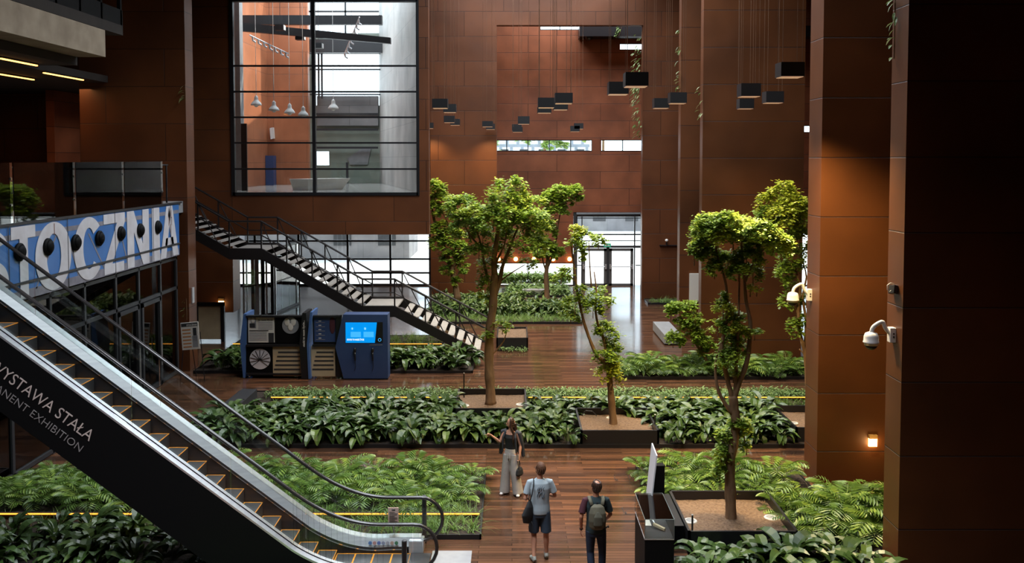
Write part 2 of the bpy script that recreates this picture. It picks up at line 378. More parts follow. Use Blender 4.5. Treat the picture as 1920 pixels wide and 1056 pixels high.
# the glazed entrance bay
x0, x1, z0, z1 = holes[5]; y = YB+.1
def zz(py): return U(1100, py, YB).z
def xx(px): return U(px, 480, YB).x
mb = MB()
for px, wd in ((1079, .22), (1091, .06), (1140, .16), (1190, .07), (1330, .06)): mb.box(xx(px)-wd/2, xx(px)+wd/2, y-.06, y+.06, 0, z1 if px != 1140 else zz(463))
for py, hh in ((401, .25), (404, .05), (409, .05), (440, .08), (452, .05), (463, .14)): mb.box(x0, x1, y-.05, y+.05, zz(py)-hh/2, zz(py)+hh/2)
for a, b in ((1079, 1091), (1192, 1204)): mb.box(xx(a), xx(b), y-.04, y+.04, zz(498)-.03, zz(498)+.03)
o = struct('window_8', mb, M['dark']); MB().box(x0, x1, y-.004, y+.004, zz(463), z1).build('pane', M['glass'], o)
MB().box(xx(1192), x1, y-.004, y+.004, 0, zz(463)).build('pane', M['glass'], o)
for k, (a, b) in enumerate(((1092, 1138), (1142, 1188))):
    A, B = xx(a), xx(b); zt = zz(466); mb = MB()
    mb.box(A, A+.17, y-.05, y+.05, .0, zt).box(B-.17, B, y-.05, y+.05, 0, zt).box(A, B, y-.05, y+.05, 0, .12).box(A, B, y-.05, y+.05, zt-.16, zt)
    o = struct('door_%d' % (k+1), mb, M['doorframe']); MB().box(A+.1, B-.1, y-.005, y+.005, .08, zt-.1).build('pane', M['glass'], o)
    hb = MB().tube([(A+.08, y-.12, 1.12), (B-.08, y-.12, 1.12)], .028); hb.box(A+.02, A+.12, y-.16, y-.04, .98, 1.26).box(B-.12, B-.02, y-.16, y-.04, .98, 1.26); hb.build('push_bar', M['steel'], o)
# roller blind box of the bay
mb = MB().tube([(xx(1080), YB-.25, zz(402)), (xx(1340), YB-.25, zz(402))], .13, 12)
for px in (1082, 1196, 1336): mb.box(xx(px)-.04, xx(px)+.04, YB-.3, YB+.06, zz(402)-.08, zz(402)+.08)
o = mb.build('blind_roller', M['black'], origin=(xx(1200), YB-.25, zz(402)))
tag(o, 'long black roller blind tube mounted above the glazed entrance bay', 'blind')
# green exit sign over the doors
p = U(1139, 460, YB-.1); o = thing('exit_sign', 'small green emergency exit sign above the double doors', 'sign', p)
gs = mat('green_sign', (.02, .25, .14), .4, emit=(.03, .32, .18), estr=.5)
MB().box(p.x-.2, p.x+.2, p.y-.03, p.y+.16, p.z-.1, p.z+.1).build('sign_box', gs, o)
mb = MB(); mb.box(p.x-.15, p.x-.05, p.y-.036, p.y-.03, p.z-.06, p.z+.06).prism([(p.x, p.y-.036, p.z-.03), (p.x+.08, p.y-.036, p.z-.03), (p.x+.08, p.y-.036, p.z-.06), (p.x+.15, p.y-.036, p.z), (p.x+.08, p.y-.036, p.z+.06), (p.x+.08, p.y-.036, p.z+.03), (p.x, p.y-.036, p.z+.03)], (0, .004, 0))
mb.build('pictogram', M['white'], o)
# black ventilation duct under the header
a = U(1087, 48, 50.8); b = U(1087, 68, 50.8)
o = thing('ventilation_duct', 'long black ventilation duct high on the end wall', 'duct', (a.x+3, 51, b.z))
MB().box(a.x, 19.5, 50.8, 52.0, b.z, a.z).build('duct_body', M['black'], o)
MB().lathe((U(1106, 70, 50.8).x, 51.2, b.z-.16), [(.12, 0), (.2, .08), (.22, .16)]).build('nozzle', M['black'], o)
# ---- facade on the left under the hanging boxes
xg0, xg1 = -13, x3a
mb = MB()
fx = [U(px, 500, YB).x for px in (446, 478, 560, 652, 732, 806)]
for x in fx: mb.box(x-.06, x+.06, YB, YB+.15, 0, 7.2)
for py in (452, 486, 512): z = U(700, py, YB).z; mb.box(fx[0]-3, xg1, YB, YB+.12, z-.05, z+.05)
mb.box(fx[0]-3, xg1, YB, YB+.12, 0, .1)
o = struct('window_9', mb, M['dark']); MB().box(fx[0]-3, xg1, YB+.05, YB+.062, 0, 7.2).build('pane', M['glass'], o)
struct('wall_back', MB().box(-6.3, x3a, YB, YB+.3, 7.2, 18), M['corten'])
# narrow tall glazing seen in the slit between the box and the middle pier
struct('wall_back', MB().box(-26, fx[0]-3, YB, YB+.3, 0, 18), M['corten'])
# ---- hanging box with the big window (front at 38 m)
YX = 37.6
bx0, bz0 = xz(366, 440, YX); bx1 = U(804.5, 400, YX).x; lx1, lz0 = xz(437, 586, YX)
wx0, wz0 = xz(437, 364, YX); wx1 = U(784, 364, YX).x; wz1 = U(600, 1, YX).z
bzb = U(700, 440, YX).z
fr = wall_holes(-14.9, bx1, YX, YX+.5, bzb, 18, [(wx0, wx1, wz0, wz1)])
struct('wall_front', fr, M['corten'])
lx2 = U(437, 530, YX).x
struct('wall_left', MB().box(-14.9, lx2, YX, YX+1.0, lz0, bzb), M['corten'])
struct('wall_left', MB().box(-26, -14.9, YX, YX+.5, 0, 18), M['corten'])
# upper room behind the window
YE = 53.0
rx = U(503, 340, 49.0).x
struct('wall_left', MB().box(rx-.4, rx, YX+6.0, 49.0, UPF, 18), M['corten_warm'])
struct('wall_back', MB().box(rx-.4, U(579, 300, 49.0).x, 49.0, 49.4, UPF, 17), M['corten_warm'])
a = U(781, 300, YX+.5); b = U(711, 300, YE-.2)
struct('wall_right', MB().prism([(a.x, YX+.5, UPF), (bx1-.3, YX+.5, UPF), (b.x+1.2, YE, UPF), (b.x, YE, UPF)], (0, 0, 12)), M['white_panel'])
struct('wall_right', MB().prism([(bx1-.3, YX+.5, bzb), (bx1-.02, YX+.5, bzb), (b.x+1.5, YE, bzb), (b.x+1.2, YE, bzb)], (0, 0, 18-bzb)), M['corten'])
struct('floor', MB().prism([(-26, YX+.5, bzb), (bx1-.3, YX+.5, bzb), (b.x+1.2, YE, bzb), (-26, YE, bzb)], (0, 0, UPF-bzb)), M['room_floor'])
wa = U(595, 176, YE); wb = U(712, 100, YE); gb = U(712, 217, YE)
struct('wall_back', wall_holes(U(560, 300, YE).x, b.x+.3, YE, YE+.3, UPF, 18, [(U(586, 300, YE).x, wb.x+.1, gb.z+.6, wb.z), (U(588, 300, YE).x, U(617, 300, YE).x, U(600, 310, YE).z, U(600, 284, YE).z), (U(470, 20, YE).x, U(742, 20, YE).x, U(600, 62, YE).z, 17.6)]), M['green_grey'])
struct('wall_left', MB().box(U(440, 200, 41).x-.6, U(451, 200, 41).x, 41, 41.5, UPF, 18), M['grey_concrete'])
# window frame
mb = MB(); ft = .09
mb.box(wx0-.05, wx0+.1, YX-.05, YX+.15, wz0-.06, wz1+.06).box(wx1-.06, wx1+.06, YX-.05, YX+.15, wz0-.06, wz1+.06)
mb.box(wx0, wx1, YX-.05, YX+.15, wz0-.06, wz0+.07).box(wx0, wx1, YX-.05, YX+.15, wz1-.05, wz1+.08)
for py in (123.5, 172, 220, 268, 317): z = U(600, py, YX).z; mb.box(wx0, wx1, YX-.03, YX+.1, z-.035, z+.035)
x = U(588.5, 200, YX).x; mb.box(x-.07, x+.07, YX-.06, YX+.15, wz0, wz1)
o = struct('window_10', mb, M['black']); MB().box(wx0, wx1, YX+.03, YX+.042, wz0, wz1).build('pane', M['glass'], o)
# roof over the upper room: beams with open rooflight between, end glazing bars
mb = MB()
for (py, hh, Y) in ((37, .45, 44.5), (86, .75, 51.0)):
    z = U(600, py, Y).z; mb.box(rx-1, b.x+1.4, Y, Y+.35, z-hh/2, z+hh/2)
tag(mb.build('roof_beam', M['dark'], origin=(-9, 44, 14)), 'two dark steel roof beams crossing the upper room behind the big window', 'beam')
A = U(450, 50, 42.5); B = U(732, 76, 42.5)
tag(MB().prism([(A.x, 42.5, A.z-.2), (B.x, 42.5, B.z-.14), (B.x, 42.5, B.z+.14), (A.x, 42.5, A.z+.2)], (0, .3, 0)).build('roof_beam', M['dark'], origin=(A.x, 42.5, A.z)), 'dark sloping roof beam in front of the level ones behind the big window', 'beam')
A = U(578, 96, 52); B = U(712, 99, 52)
mb = MB().box(A.x, B.x, 52, 52.2, A.z-.15, A.z+.15)
for py in (130, 177): z = U(650, py, 52).z; mb.box(A.x, B.x, 52.1, 52.2, z-.04, z+.04)
for px in (597, 603): x = U(px, 150, 52).x; mb.box(x-.05, x+.05, 52.05, 52.15, U(600, 185, 52).z, A.z)
struct('window_11', mb, M['dark'])
mb = MB()
for px in (477, 525, 556, 583, 648, 742): x = U(px, 30, YE).x; mb.box(x-.05, x+.05, YE-.1, YE, U(600, 62, YE).z, 17.6)
z = U(600, 22, YE).z; mb.box(U(477, 20, YE).x, U(742, 20, YE).x, YE-.1, YE, z-.05, z+.05)
struct('window_12', mb, M['dark'])
# ---- gallery on the left
struct('floor', MB().box(-26, XL, 4, 31.0, 5.55, UPF-.03), M['grey_concrete'])
struct('wall_left', MB().box(-26.4, -26, -4, YB, 0, 18), M['corten'])
struct('wall_left', MB().box(-26, -14.9, 31.4, 31.8, 0, UPF-.4), M['corten'])
struct('wall_left', MB().box(-26, U(86, 200, 36).x, 36, 36.4, UPF, 10), M['corten'])
struct('wall_left', MB().box(U(86, 200, 34).x, U(101, 200, 34).x, 34, 36, UPF, 10), M['corten_lit'])  # warm-lit strip of the recess, its light put into lighter steel colour
struct('floor', MB().box(-26, -14.9, 31.0, YX, 5.55, UPF), M['grey_concrete'])
struct('ceiling', MB().box(-26, -12.2, 4, 25.3, 10.02, 10.25), M['ceiling'])
struct('ceiling', MB().box(-26, -13.9, 25.3, 30.98, 10.02, 10.25), M['ceiling'])
struct('ceiling', MB().box(-26, -14.9, 30.98, 36.4, 10.02, 10.25), M['ceiling'])
e = UX(198, 107, XL); e2 = UX(198, 57, XL); e3 = UX(232, 50, XL)
o = MB().box(XL-.9, XL, 4, e.y, e.z, e2.z).build('concrete_beam', M['concrete'], origin=(XL, e.y, e.z)); tag(o, kind='structure')
o = struct('ceiling', MB().box(-26, XL-.02, 4, 26.5, 11.02, 11.3), M['ceiling'])
o = thing('upper_railing', 'black panelled railing of the top gallery above the concrete beam', 'railing', (XL, 26.4, 11.3))
MB().box(XL-.12, XL-.02, 4, 26.5, 11.3, 11.75).build('kick_panel', M['blackmatt'], o)
MB().box(XL-.10, XL-.04, 4, 26.5, 13.2, 13.3).build('top_rail', M['blackmatt'], o)
for k in range(11):
    yy = 26.4 - k*1.25; MB().box(XL-.12, XL-.02, yy-.05, yy+.05, 11.3, 13.3).build('post', M['blackmatt'], o)
tag(o, kind=None)
struct('wall_left', MB().box(-18, -17.7, 4, 31, 11.3, 18), M['corten'])
# glazed front below the gallery
XG = XL-.12
mb = MB(); ys = [30.6, 29.2, 27.5, 25.9, 24.0, 22.2, 20.4, 18.6, 16.8]
for yy in ys: mb.box(XG-.08, XG+.02, yy-.05, yy+.05, 0, 4.1)
for zt in (.08, 2.98, 4.0): mb.box(XG-.08, XG+.02, 14, 30.65, zt-.05, zt+.05)
o = struct('window_13', mb, M['dark']); MB().box(XG-.035, XG-.025, 14, 30.6, 0, 4.1).build('pane', M['glass_dark'], o)
for k, (ya, yb) in enumerate(((25.95, 27.4), (27.6, 29.1))):
    mb = MB()
    mb.box(XG-.02, XG+.06, ya, ya+.12, .02, 2.9).box(XG-.02, XG+.06, yb-.12, yb, .02, 2.9).box(XG-.02, XG+.06, ya, yb, 2.78, 2.9).box(XG-.02, XG+.06, ya, yb, .02, .14)
    o = struct('door_%d' % (k+3), mb, M['dark']); MB().tube([(XG+.13, yb-.2, .7), (XG+.13, yb-.2, 1.6)], .02).build('door_handle', M['steel'], o)
struct('wall_left', MB().box(-16.2, -16, 6, 31.4, 0, 5.5), M['corten'])
# ---- closing the hall behind the viewer and above
struct('wall_front', MB().box(-26, 20, -4.3, -4, 0, 18), M['corten'])
def ceil():
    hs = [(a, b, c, d) for a, b, c, d, p in SKYLIGHTS[:4]]
    hs.append((rx, b_x, 39, YE))
    xs = sorted({-26.4, 20.4, *[h[0] for h in hs], *[h[1] for h in hs]}); ys_ = sorted({-4.3, YE+.3, *[h[2] for h in hs], *[h[3] for h in hs]}); mb = MB()
    for i in range(len(xs)-1):
        for j in range(len(ys_)-1):
            cx_, cy_ = (xs[i]+xs[i+1])/2, (ys_[j]+ys_[j+1])/2
            if not any(h[0] < cx_ < h[1] and h[2] < cy_ < h[3] for h in hs): mb.box(xs[i], xs[i+1], ys_[j], ys_[j+1], 18, 18.4)
    return mb
b_x = bx1-.3
struct('ceiling', ceil(), M['ceiling'])
for a, b_, c, d, p in SKYLIGHTS[:4]:      # frosted rooflight panes above the openings
    struct('window_20', MB().box(a, b_, c, d, 18.4, 18.45), M['white_panel'])
# ---- outside, beyond the end wall
def far_building(label, x0, x1, y0, y1, z1, m):
    o = thing('building', label, 'building', ((x0+x1)/2, y0, 0)); MB().box(x0, x1, y0, y1, 0, z1).build('wall', M[m], o)
    mb = MB(); n = int((x1-x0)/3)
    for i in range(n):
        for j in range(max(1, int(z1/3.2))):
            xa = x0 + (i+.3)*(x1-x0)/n; mb = MB().box(xa, xa+1.3, y0-.05, y0, 1+j*3.2, 2.6+j*3.2); mb.build('window', M['dark'], o) if i < 8 else None
    MB().box(x0-.2, x1+.2, y0-.2, y1, z1, z1+.3).build('roof', M['grey_concrete'], o)
far_building('low grey building across the forecourt seen through the entrance bay', 4, 24, 92, 100, 5.2, 'facadegrey')
far_building('long grey clad building seen through the glass facade under the hanging room', -24, -7.6, 66, 72, 6, 'facadegrey')
far_building('pale town building among trees seen through the high strip window', -6, 13, 150, 160, 20, 'palefacade')
# ================================================================== staircase
def stair():
    Yn, Yf = 33.6, 36.0
    P = [U(905, 668, Yn), U(740, 578, Yn), U(680, 578, Yn), U(490, 470, Yn), U(430, 470, Yn)]
    P[0].z = 0.0; P[2].z = P[1].z; P[4].z = P[3].z
    sl = (P[3].z-P[2].z)/(P[3].x-P[2].x); dz = UPF-P[4].z; P.append(V((P[4].x + dz/sl, Yn, UPF)))
    t = thing('staircase', 'dark steel staircase with pale stone treads descending past the hanging room to the wooden floor', 'staircase', (P[0].x, (Yn+Yf)/2, 0))
    B = M['stairsteel']
    for y in (Yn, Yf-.12):            # stringers: one continuous folded plate per side
        top = [(p.x, y, p.z+.08) for p in P]; bot = [(p.x, y, max(p.z-.34, 0)) for p in P]
        top[0] = (P[0].x+.12, y, .0)
        bot[0] = (P[0].x-.55, y, 0)
        MB().prism(top + bot[::-1], (0, .12, 0)).build('stringer', B, t)
    for a, b in ((0, 1), (2, 3), (4, 5)):
        A, C = P[a], P[b]; n = max(2, round((C.z-A.z)/.172))
        for k in range(1, n):
            x = A.x + (C.x-A.x)*k/n; z = A.z + (C.z-A.z)*k/n
            MB().box(x-.02, x+.235, Yn+.12, Yf-.12, z-.045, z).build('tread', M['tread'], t)
    for a, b in ((1, 2), (3, 4)):
        MB().box(P[b].x, P[a].x+.05, Yn+.12, Yf-.12, P[a].z-.06, P[a].z).build('landing', M['tread'], t)
    for y in (Yn+.02, Yf-.02):
        rail = [V((p.x, y, p.z+1.1)) for p in P]; rail[0] = V((P[0].x+.15, y, .98))
        MB().tube(rail, .038, 8).build('handrail', B, t)
        mid = [p - V((0, 0, .52)) for p in rail]; MB().tube(mid, .024, 6).build('mid_rail', B, t)
        for i in range(len(P)-1):
            A, C = rail[i], rail[i+1]; L = abs(C.x-A.x); n = max(1, round(L/1.05))
            for k in range(n + (1 if i == len(P)-2 else 0)):
                p = A.lerp(C, k/n); MB().box(p.x-.026, p.x+.026, y-.026, y+.026, max(p.z-1.15, 0), p.z).build('post', B, t)
                if C.z > A.z and k < n:
                    q = A.lerp(C, (k+1)/n); e = p.lerp(q, .35)
                    MB().tube([q, V((e.x, y, max(e.z-1.1, .02)))], .02, 6).build('brace', B, t)
stair()
# ================================================================== escalator
def escalator():
    Yn, Yf = 15.35, 16.6
    def sc(px, py, Y): return U(px, py, Y)
    a, b = sc(107, 528, Yf), sc(465, 792, Yf); sl = (b.z-a.z)/(b.x-a.x)     # negative
    zf = sc(720, 933, Yf).z; xe = sc(789, 940, Yf).x; X0 = a.x + (zf-a.z)/sl
    def hr(x, off=0.0):
        r = .75; 
        if x < X0-r: return a.z + sl*(x-a.x)
        if x > X0+r: return zf
        s = (x-(X0-r))/(2*r); z0 = a.z + sl*(X0-r-a.x)
        return z0 + sl*2*r*(s - s*s/2) if True else 0
    def zo(x, di, df):   # offset profile: di below the rail on the slope, df on the flat
        r = .75; f_ = min(max((x-(X0-r))/(2*r), 0), 1); return hr(x) - (di*(1-f_)+df*f_)
    xs0 = -11.33
    xs = [xs0, X0-.76] + [X0-.7+.1*i for i in range(15)] + [X0+.8, xe]
    def strip(name, y0, y1, top, bot, m, par, x1=None, x0=None):
        X = [x for x in xs if (x0 is None or x > x0) and (x1 is None or x < x1)]
        if x0 is not None: X = [x0]+X
        if x1 is not None: X = X+[x1]
        pts = [(x, y0, zo(x, *top)) for x in X] + [(x, y0, bot(x) if callable(bot) else zo(x, *bot)) for x in X[::-1]]
        # split in quads to stay planar and convex
        mb = MB()
        for i in range(len(X)-1):
            q = [pts[i], pts[i+1], pts[len(pts)-2-i], pts[len(pts)-1-i]]; mb.prism(q, (0, y1-y0, 0))
        return mb.build(name, m, par)
    t = thing('escalator', 'escalator with glass balustrades and black side lettered WYSTAWA STAŁA descending to the floor', 'escalator', (xe, (Yn+Yf)/2, 0))
    # black cladding on both flanks and underneath
    def bottom(x): return max(hr(x) - 2.28, .0)
    for y0, y1, nm in ((Yn-.17, Yn-.13, 'side_panel'), (Yf+.13, Yf+.17, 'side_panel')):
        X = [xs0, -4.9, -4.6] + [x for x in xs if x > -4.5] + [xe+.02]; X = sorted(set(X)); mb = MB()
        for i in range(len(X)-1):
            p, q = X[i], X[i+1]; mb.prism([(p, y0, zo(p, .97, .80)), (q, y0, zo(q, .97, .80)), (q, y0, bottom(q)), (p, y0, bottom(p))], (0, y1-y0, 0))
        sp = mb.build(nm, M['blackmatt'], t)
        if y0 < Yn:
            e = .004; dirv = V((1, 0, sl)).normalized(); up = V((-dirv.z, 0, dirv.x))
            p1 = sc(167, 828, y0); p1.y = y0 - e
            pl = mat('brushed_lettering', (.55, .45, .42), .5)
            lettering('WYSTAWA STAŁA', 'lettering', pl, sp, p1, dirv, up, height=.20, width=2.14, align='RIGHT', depth=.002, bold=-.005)
            p2 = sc(149, 848, y0); p2.y = y0 - e
            pl2 = mat('grey_lettering', (.28, .25, .25), .5)
            lettering('PERMANENT EXHIBITION', 'lettering', pl2, sp, p2, dirv, up, height=.13, width=2.26, align='RIGHT', depth=.002, bold=-.012)
    mb = MB(); X = [xs0, -4.9, -4.62]
    for i in range(2): p, q = X[i], X[i+1]; mb.prism([(p, Yn-.13, bottom(p)), (q, Yn-.13, bottom(q)), (q, Yn-.13, bottom(q)+.05), (p, Yn-.13, bottom(p)+.05)], (0, Yf-Yn+.26, 0))
    mb.build('underside', M['black'], t)
    # steel decks, skirts, glass
    strip('deck_strip', Yn-.17, Yn-.03, (.93, .76), (.97, .80), M['steel'], t)
    strip('deck_strip', Yn+.03, Yn+.12, (.94, .77), (.98, .81), M['steel'], t)
    strip('deck_strip', Yf-.03, Yf+.17, (.93, .76), (.97, .80), M['steel'], t)
    # wide sloped inner deck on the far side, faces the steps
    mb = MB()
    for i in range(len(xs)-1):
        p, q = xs[i], xs[i+1]
        mb.prism([(p, Yf-.02, zo(p, .93, .76)), (q, Yf-.02, zo(q, .93, .76)), (q, Yf-.10, zo(q, 1.08, .90)), (p, Yf-.10, zo(p, 1.08, .90))], (0, -.012, 0))
    mb.build('inner_deck', M['steel'], t)
    ic = []
    strip('skirt', Yf-.115, Yf-.10, (1.075, .895), (1.115, .935), M['black'], t)
    strip('skirt_trim', Yf-.13, Yf-.10, (1.115, .935), (1.135, .955), M['chrome'], t, x1=xe-.35)
    strip('skirt', Yf-.11, Yf-.10, (1.13, .95), (1.75, 1.1), M['black'], t, x1=xe-.3)
    strip('skirt', Yn+.10, Yn+.11, (.98, .80), (1.75, 1.1), M['dark'], t, x1=xe-.3)
    for Y in (Yn, Yf):
        # glass in panes with joints; rounded end
        X = [xs0, -9.9, -7.5, -5.1, -3.9, X0+.9, xe-.05]
        X = [xs0, -8.9, -6.6, -4.9, -3.6, -2.6, xe-.02]
        for i in range(len(X)-1):
            strip('glass_pane', Y-.006, Y+.006, (.0, .0), (.95, .78), M['glass_bal'], t, x0=X[i]+.008, x1=X[i+1]-.008)
        R_ = .40; cx_, cz = xe, zf-R_-.01
        pts = [(cx_ + R_*math.sin(math.pi*k/12), Y-.006, cz + R_*math.cos(math.pi*k/12)) for k in range(13)]
        MB().prism(pts, (0, .012, 0)).build('glass_pane', M['glass_bal'], t)
        path = [V((x, Y, hr(x))) for x in xs] + [V((cx_ + (R_+.01)*math.sin(math.pi*k/12), Y, cz + (R_+.01)*math.cos(math.pi*k/12))) for k in range(1, 13)] + [V((xe-.3, Y, cz-R_-.0)), V((xe-.5, Y, cz-R_+.02))]
        MB().loft(path, [(.042, .032)]*len(path), (0, 1, 0), 12).build('handrail', M['rubber'], t, smooth=True)
        mb = MB(); mb.box(xe-.22, xe+.06, Y-.13, Y+.13, 0, zf-.78); mb.build('newel_base', M['steel'], t, bevel=.02)
    # steps
    pitch, yel = .345, M['yellow']; zs0 = hr(-8) - 1.39
    k = 0; x = X0 + .12; z = 0.0
    y0, y1 = Yn+.125, Yf-.135
    tops = [(x + pitch*i, .012) for i in range(0, 4)]
    xk, zk = x, .012
    rise = -sl*pitch
    lst = []
    for i in range(3, 0, -1): lst.append((x+pitch*(i+.0), .012, 0))
    lst.append((x, .012, 0)); zc = .012
    for i in range(1, 32):
        r_ = rise*(.25 if i == 1 else .6 if i == 2 else .9 if i == 3 else 1); zc += r_; lst.append((x - pitch*i, zc, r_))
    for (xn, zn, r_) in lst:     # nose at xn (lower, right edge), tread runs to xn-pitch
        if zn > UPF or xn-pitch < xs0: break
        s = MB().box(xn-pitch, xn, y0, y1, zn-.03, zn)
        if r_ > 0: s.box(xn-.03, xn, y0, y1, zn-r_, zn-.03)
        st = s.build('step', M['stepgrey'], t)
        MB().box(xn-.008, xn+.002, y0, y1, zn-.01, zn+.003).box(xn-pitch, xn-pitch+.02, y0, y1, zn-.005, zn+.003).box(xn-pitch+.02, xn-.008, y1-.022, y1, zn-.01, zn+.003).build('step_edging', yel, st)
    # comb plate
    MB().box(x+pitch*3, xe+.2, y0, y1, .0, .02).build('comb_plate', M['dark'], t)
    # row of little pictograms on the inner deck near the foot
    for i in range(7):
        px = 694 + i*8.2; p = sc(px, 1018.5, Yf-.12); c = [(.10, .22, .5), (.55, .3, .3), (.12, .2, .5), (.3, .35, .5), (.4, .42, .5), (.5, .35, .3), (.05, .2, .12)][i]
        m_ = M.setdefault('pic%d' % i, mat('pictogram_%d' % i, c, .4))
        MB()._lathe((p.x, Yf-.115, p.z), [(.035, 0), (.035, .01)], 14, V((0, -1, 0))).build('pictogram', m_, t)
    return xe
XE = escalator()
p0 = F(810, 1034); p1 = F(885, 1034)
tag(MB().box(XE+.22, p1.x, 14.9, p0.y, .0, .012).build('landing_plate', M['grey_concrete'], origin=(p1.x-.4, 15.6, 0)), 'brushed metal landing plate let into the floor at the foot of the escalator', 'floor plate')
# bollards either side of the escalator foot
for (px, py, Y, h, lab) in ((758, 1015, 15.0, None, 'short black post in front of the escalator handrail end'), (795.5, 931, 16.95, None, 'taller looking black post behind the escalator handrail end')):
    p = U(px, py, Y); o = thing('bollard', lab, 'post', (p.x, Y, 0))
    MB().tube([(p.x, Y, 0), (p.x, Y, p.z)], .045, 14).build('post', M['black'], o, smooth=False); MB()._lathe((p.x, Y, p.z), [(.045, 0), (.04, .015), (.01, .02)], 14, V((0, 0, 1))).build('cap', M['dark'], o)
# pink notice on a little stand behind the far handrail
p = U(739, 980, 17.0); o = thing('notice_stand', 'small pink printed notice on a thin stand beside the escalator handrail', 'notice', (p.x, 17.25, 0))
w_ = .10; zt = U(739, 948, 17.0).z
pk = mat('pink_paper', (.62, .40, .34), .6)
MB().box(p.x-w_, p.x+w_, 16.88, 16.9, zt-.34, zt).build('sheet', pk, o)
for i in range(9): MB().box(p.x-w_*.75, p.x+w_*(.75 if i % 3 else .3), 16.876, 16.88, zt-.09-.026*i, zt-.083-.026*i).build('text_line', M['dark'], o)
MB().box(p.x-.03, p.x+.04, 16.876, 16.88, zt-.05, zt-.03).build('heading', M['dark'], o)
MB().tube([(p.x, 16.91, 0.0), (p.x, 16.91, zt-.3)], .012).build('pole', M['steel'], o)
# ================================================================== gallery glass and the blue lettered front
o = thing('glass_balustrade', 'clear glass balustrade with thin dark rail along the upper gallery above the blue lettered front', 'balustrade', (XL, 20, UPF))
yend = UX(305, 303, XL+.05).y; zt = UX(305, 303, XL+.05).z
yy = yend
while yy > 20:
    MB().box(XL+.04, XL+.055, yy-2.9, yy-.02, UPF-.05, zt).build('glass_pane', M['glass_bal'], o)
    for z_ in (6.35, 6.95): MB()._lathe((XL+.055, yy-.12, z_), [(.03, 0), (.03, .03)], 10, V((1, 0, 0))).build('clamp', M['chrome'], o)
    yy -= 2.92
MB().tube([(XL-.06, 17.6, zt-.12), (XL-.06, yend+.7, zt-.12)], .028, 8).build('top_rail', M['black'], o)
for k in range(5): MB().box(XL-.09, XL-.05, yend+.6-2.9*k-.03, yend+.6-2.9*k+.03, UPF-.05, zt-.12).build('post', M['black'], o)
MB().box(XL+.025, XL+.06, 17.4, 30.75, UPF-.09, UPF-.03).build('edge_trim', M['dark'], o)
# the front panel
def yat(px): return UX(px, 430, XL).y
sg = thing('lettered_front', 'long blue printed front panel with big worn white letters STOCZNIA below the upper gallery', 'sign', (XL, 24, 4.1))
zt_, zb_ = UPF-.06, 4.12
XF = XL+.02
MB().box(XL+.001, XF, 17.4, 30.55, zb_, zt_).build('printed_panel', M['bluesign'], sg)
gz = 5.62
MB().box(XF, XF+.006, 17.4, 30.5, gz-.07, gz+.05).build('printed_beam', M['beamgrey'], sg)
MB().box(XF, XF+.006, 17.4, 30.5, zb_, zb_+.22).build('printed_beam', M['beamgrey'], sg)
mbr = [(21.3, 22.3, 0), (24.0, 24.9, 1), (25.9, 26.4, 1), (26.8, 27.6, 1), (28.4, 28.8, 1), (22.9, 23.4, 1)]
for (ya, yb, s_) in mbr:
    z0_, z1_ = (4.3, 5.5) if s_ == 0 else (5.4, 4.35)
    MB().obox((XF+.003, (ya+yb)/2, (z0_+z1_)/2), (.003, 0, 0), (0, (yb-ya)/2, (z1_-z0_)/2), (0, .035, 0)).build('printed_strut', M['beamgrey'], sg)
LZ0, LZ1 = 4.15, 5.84
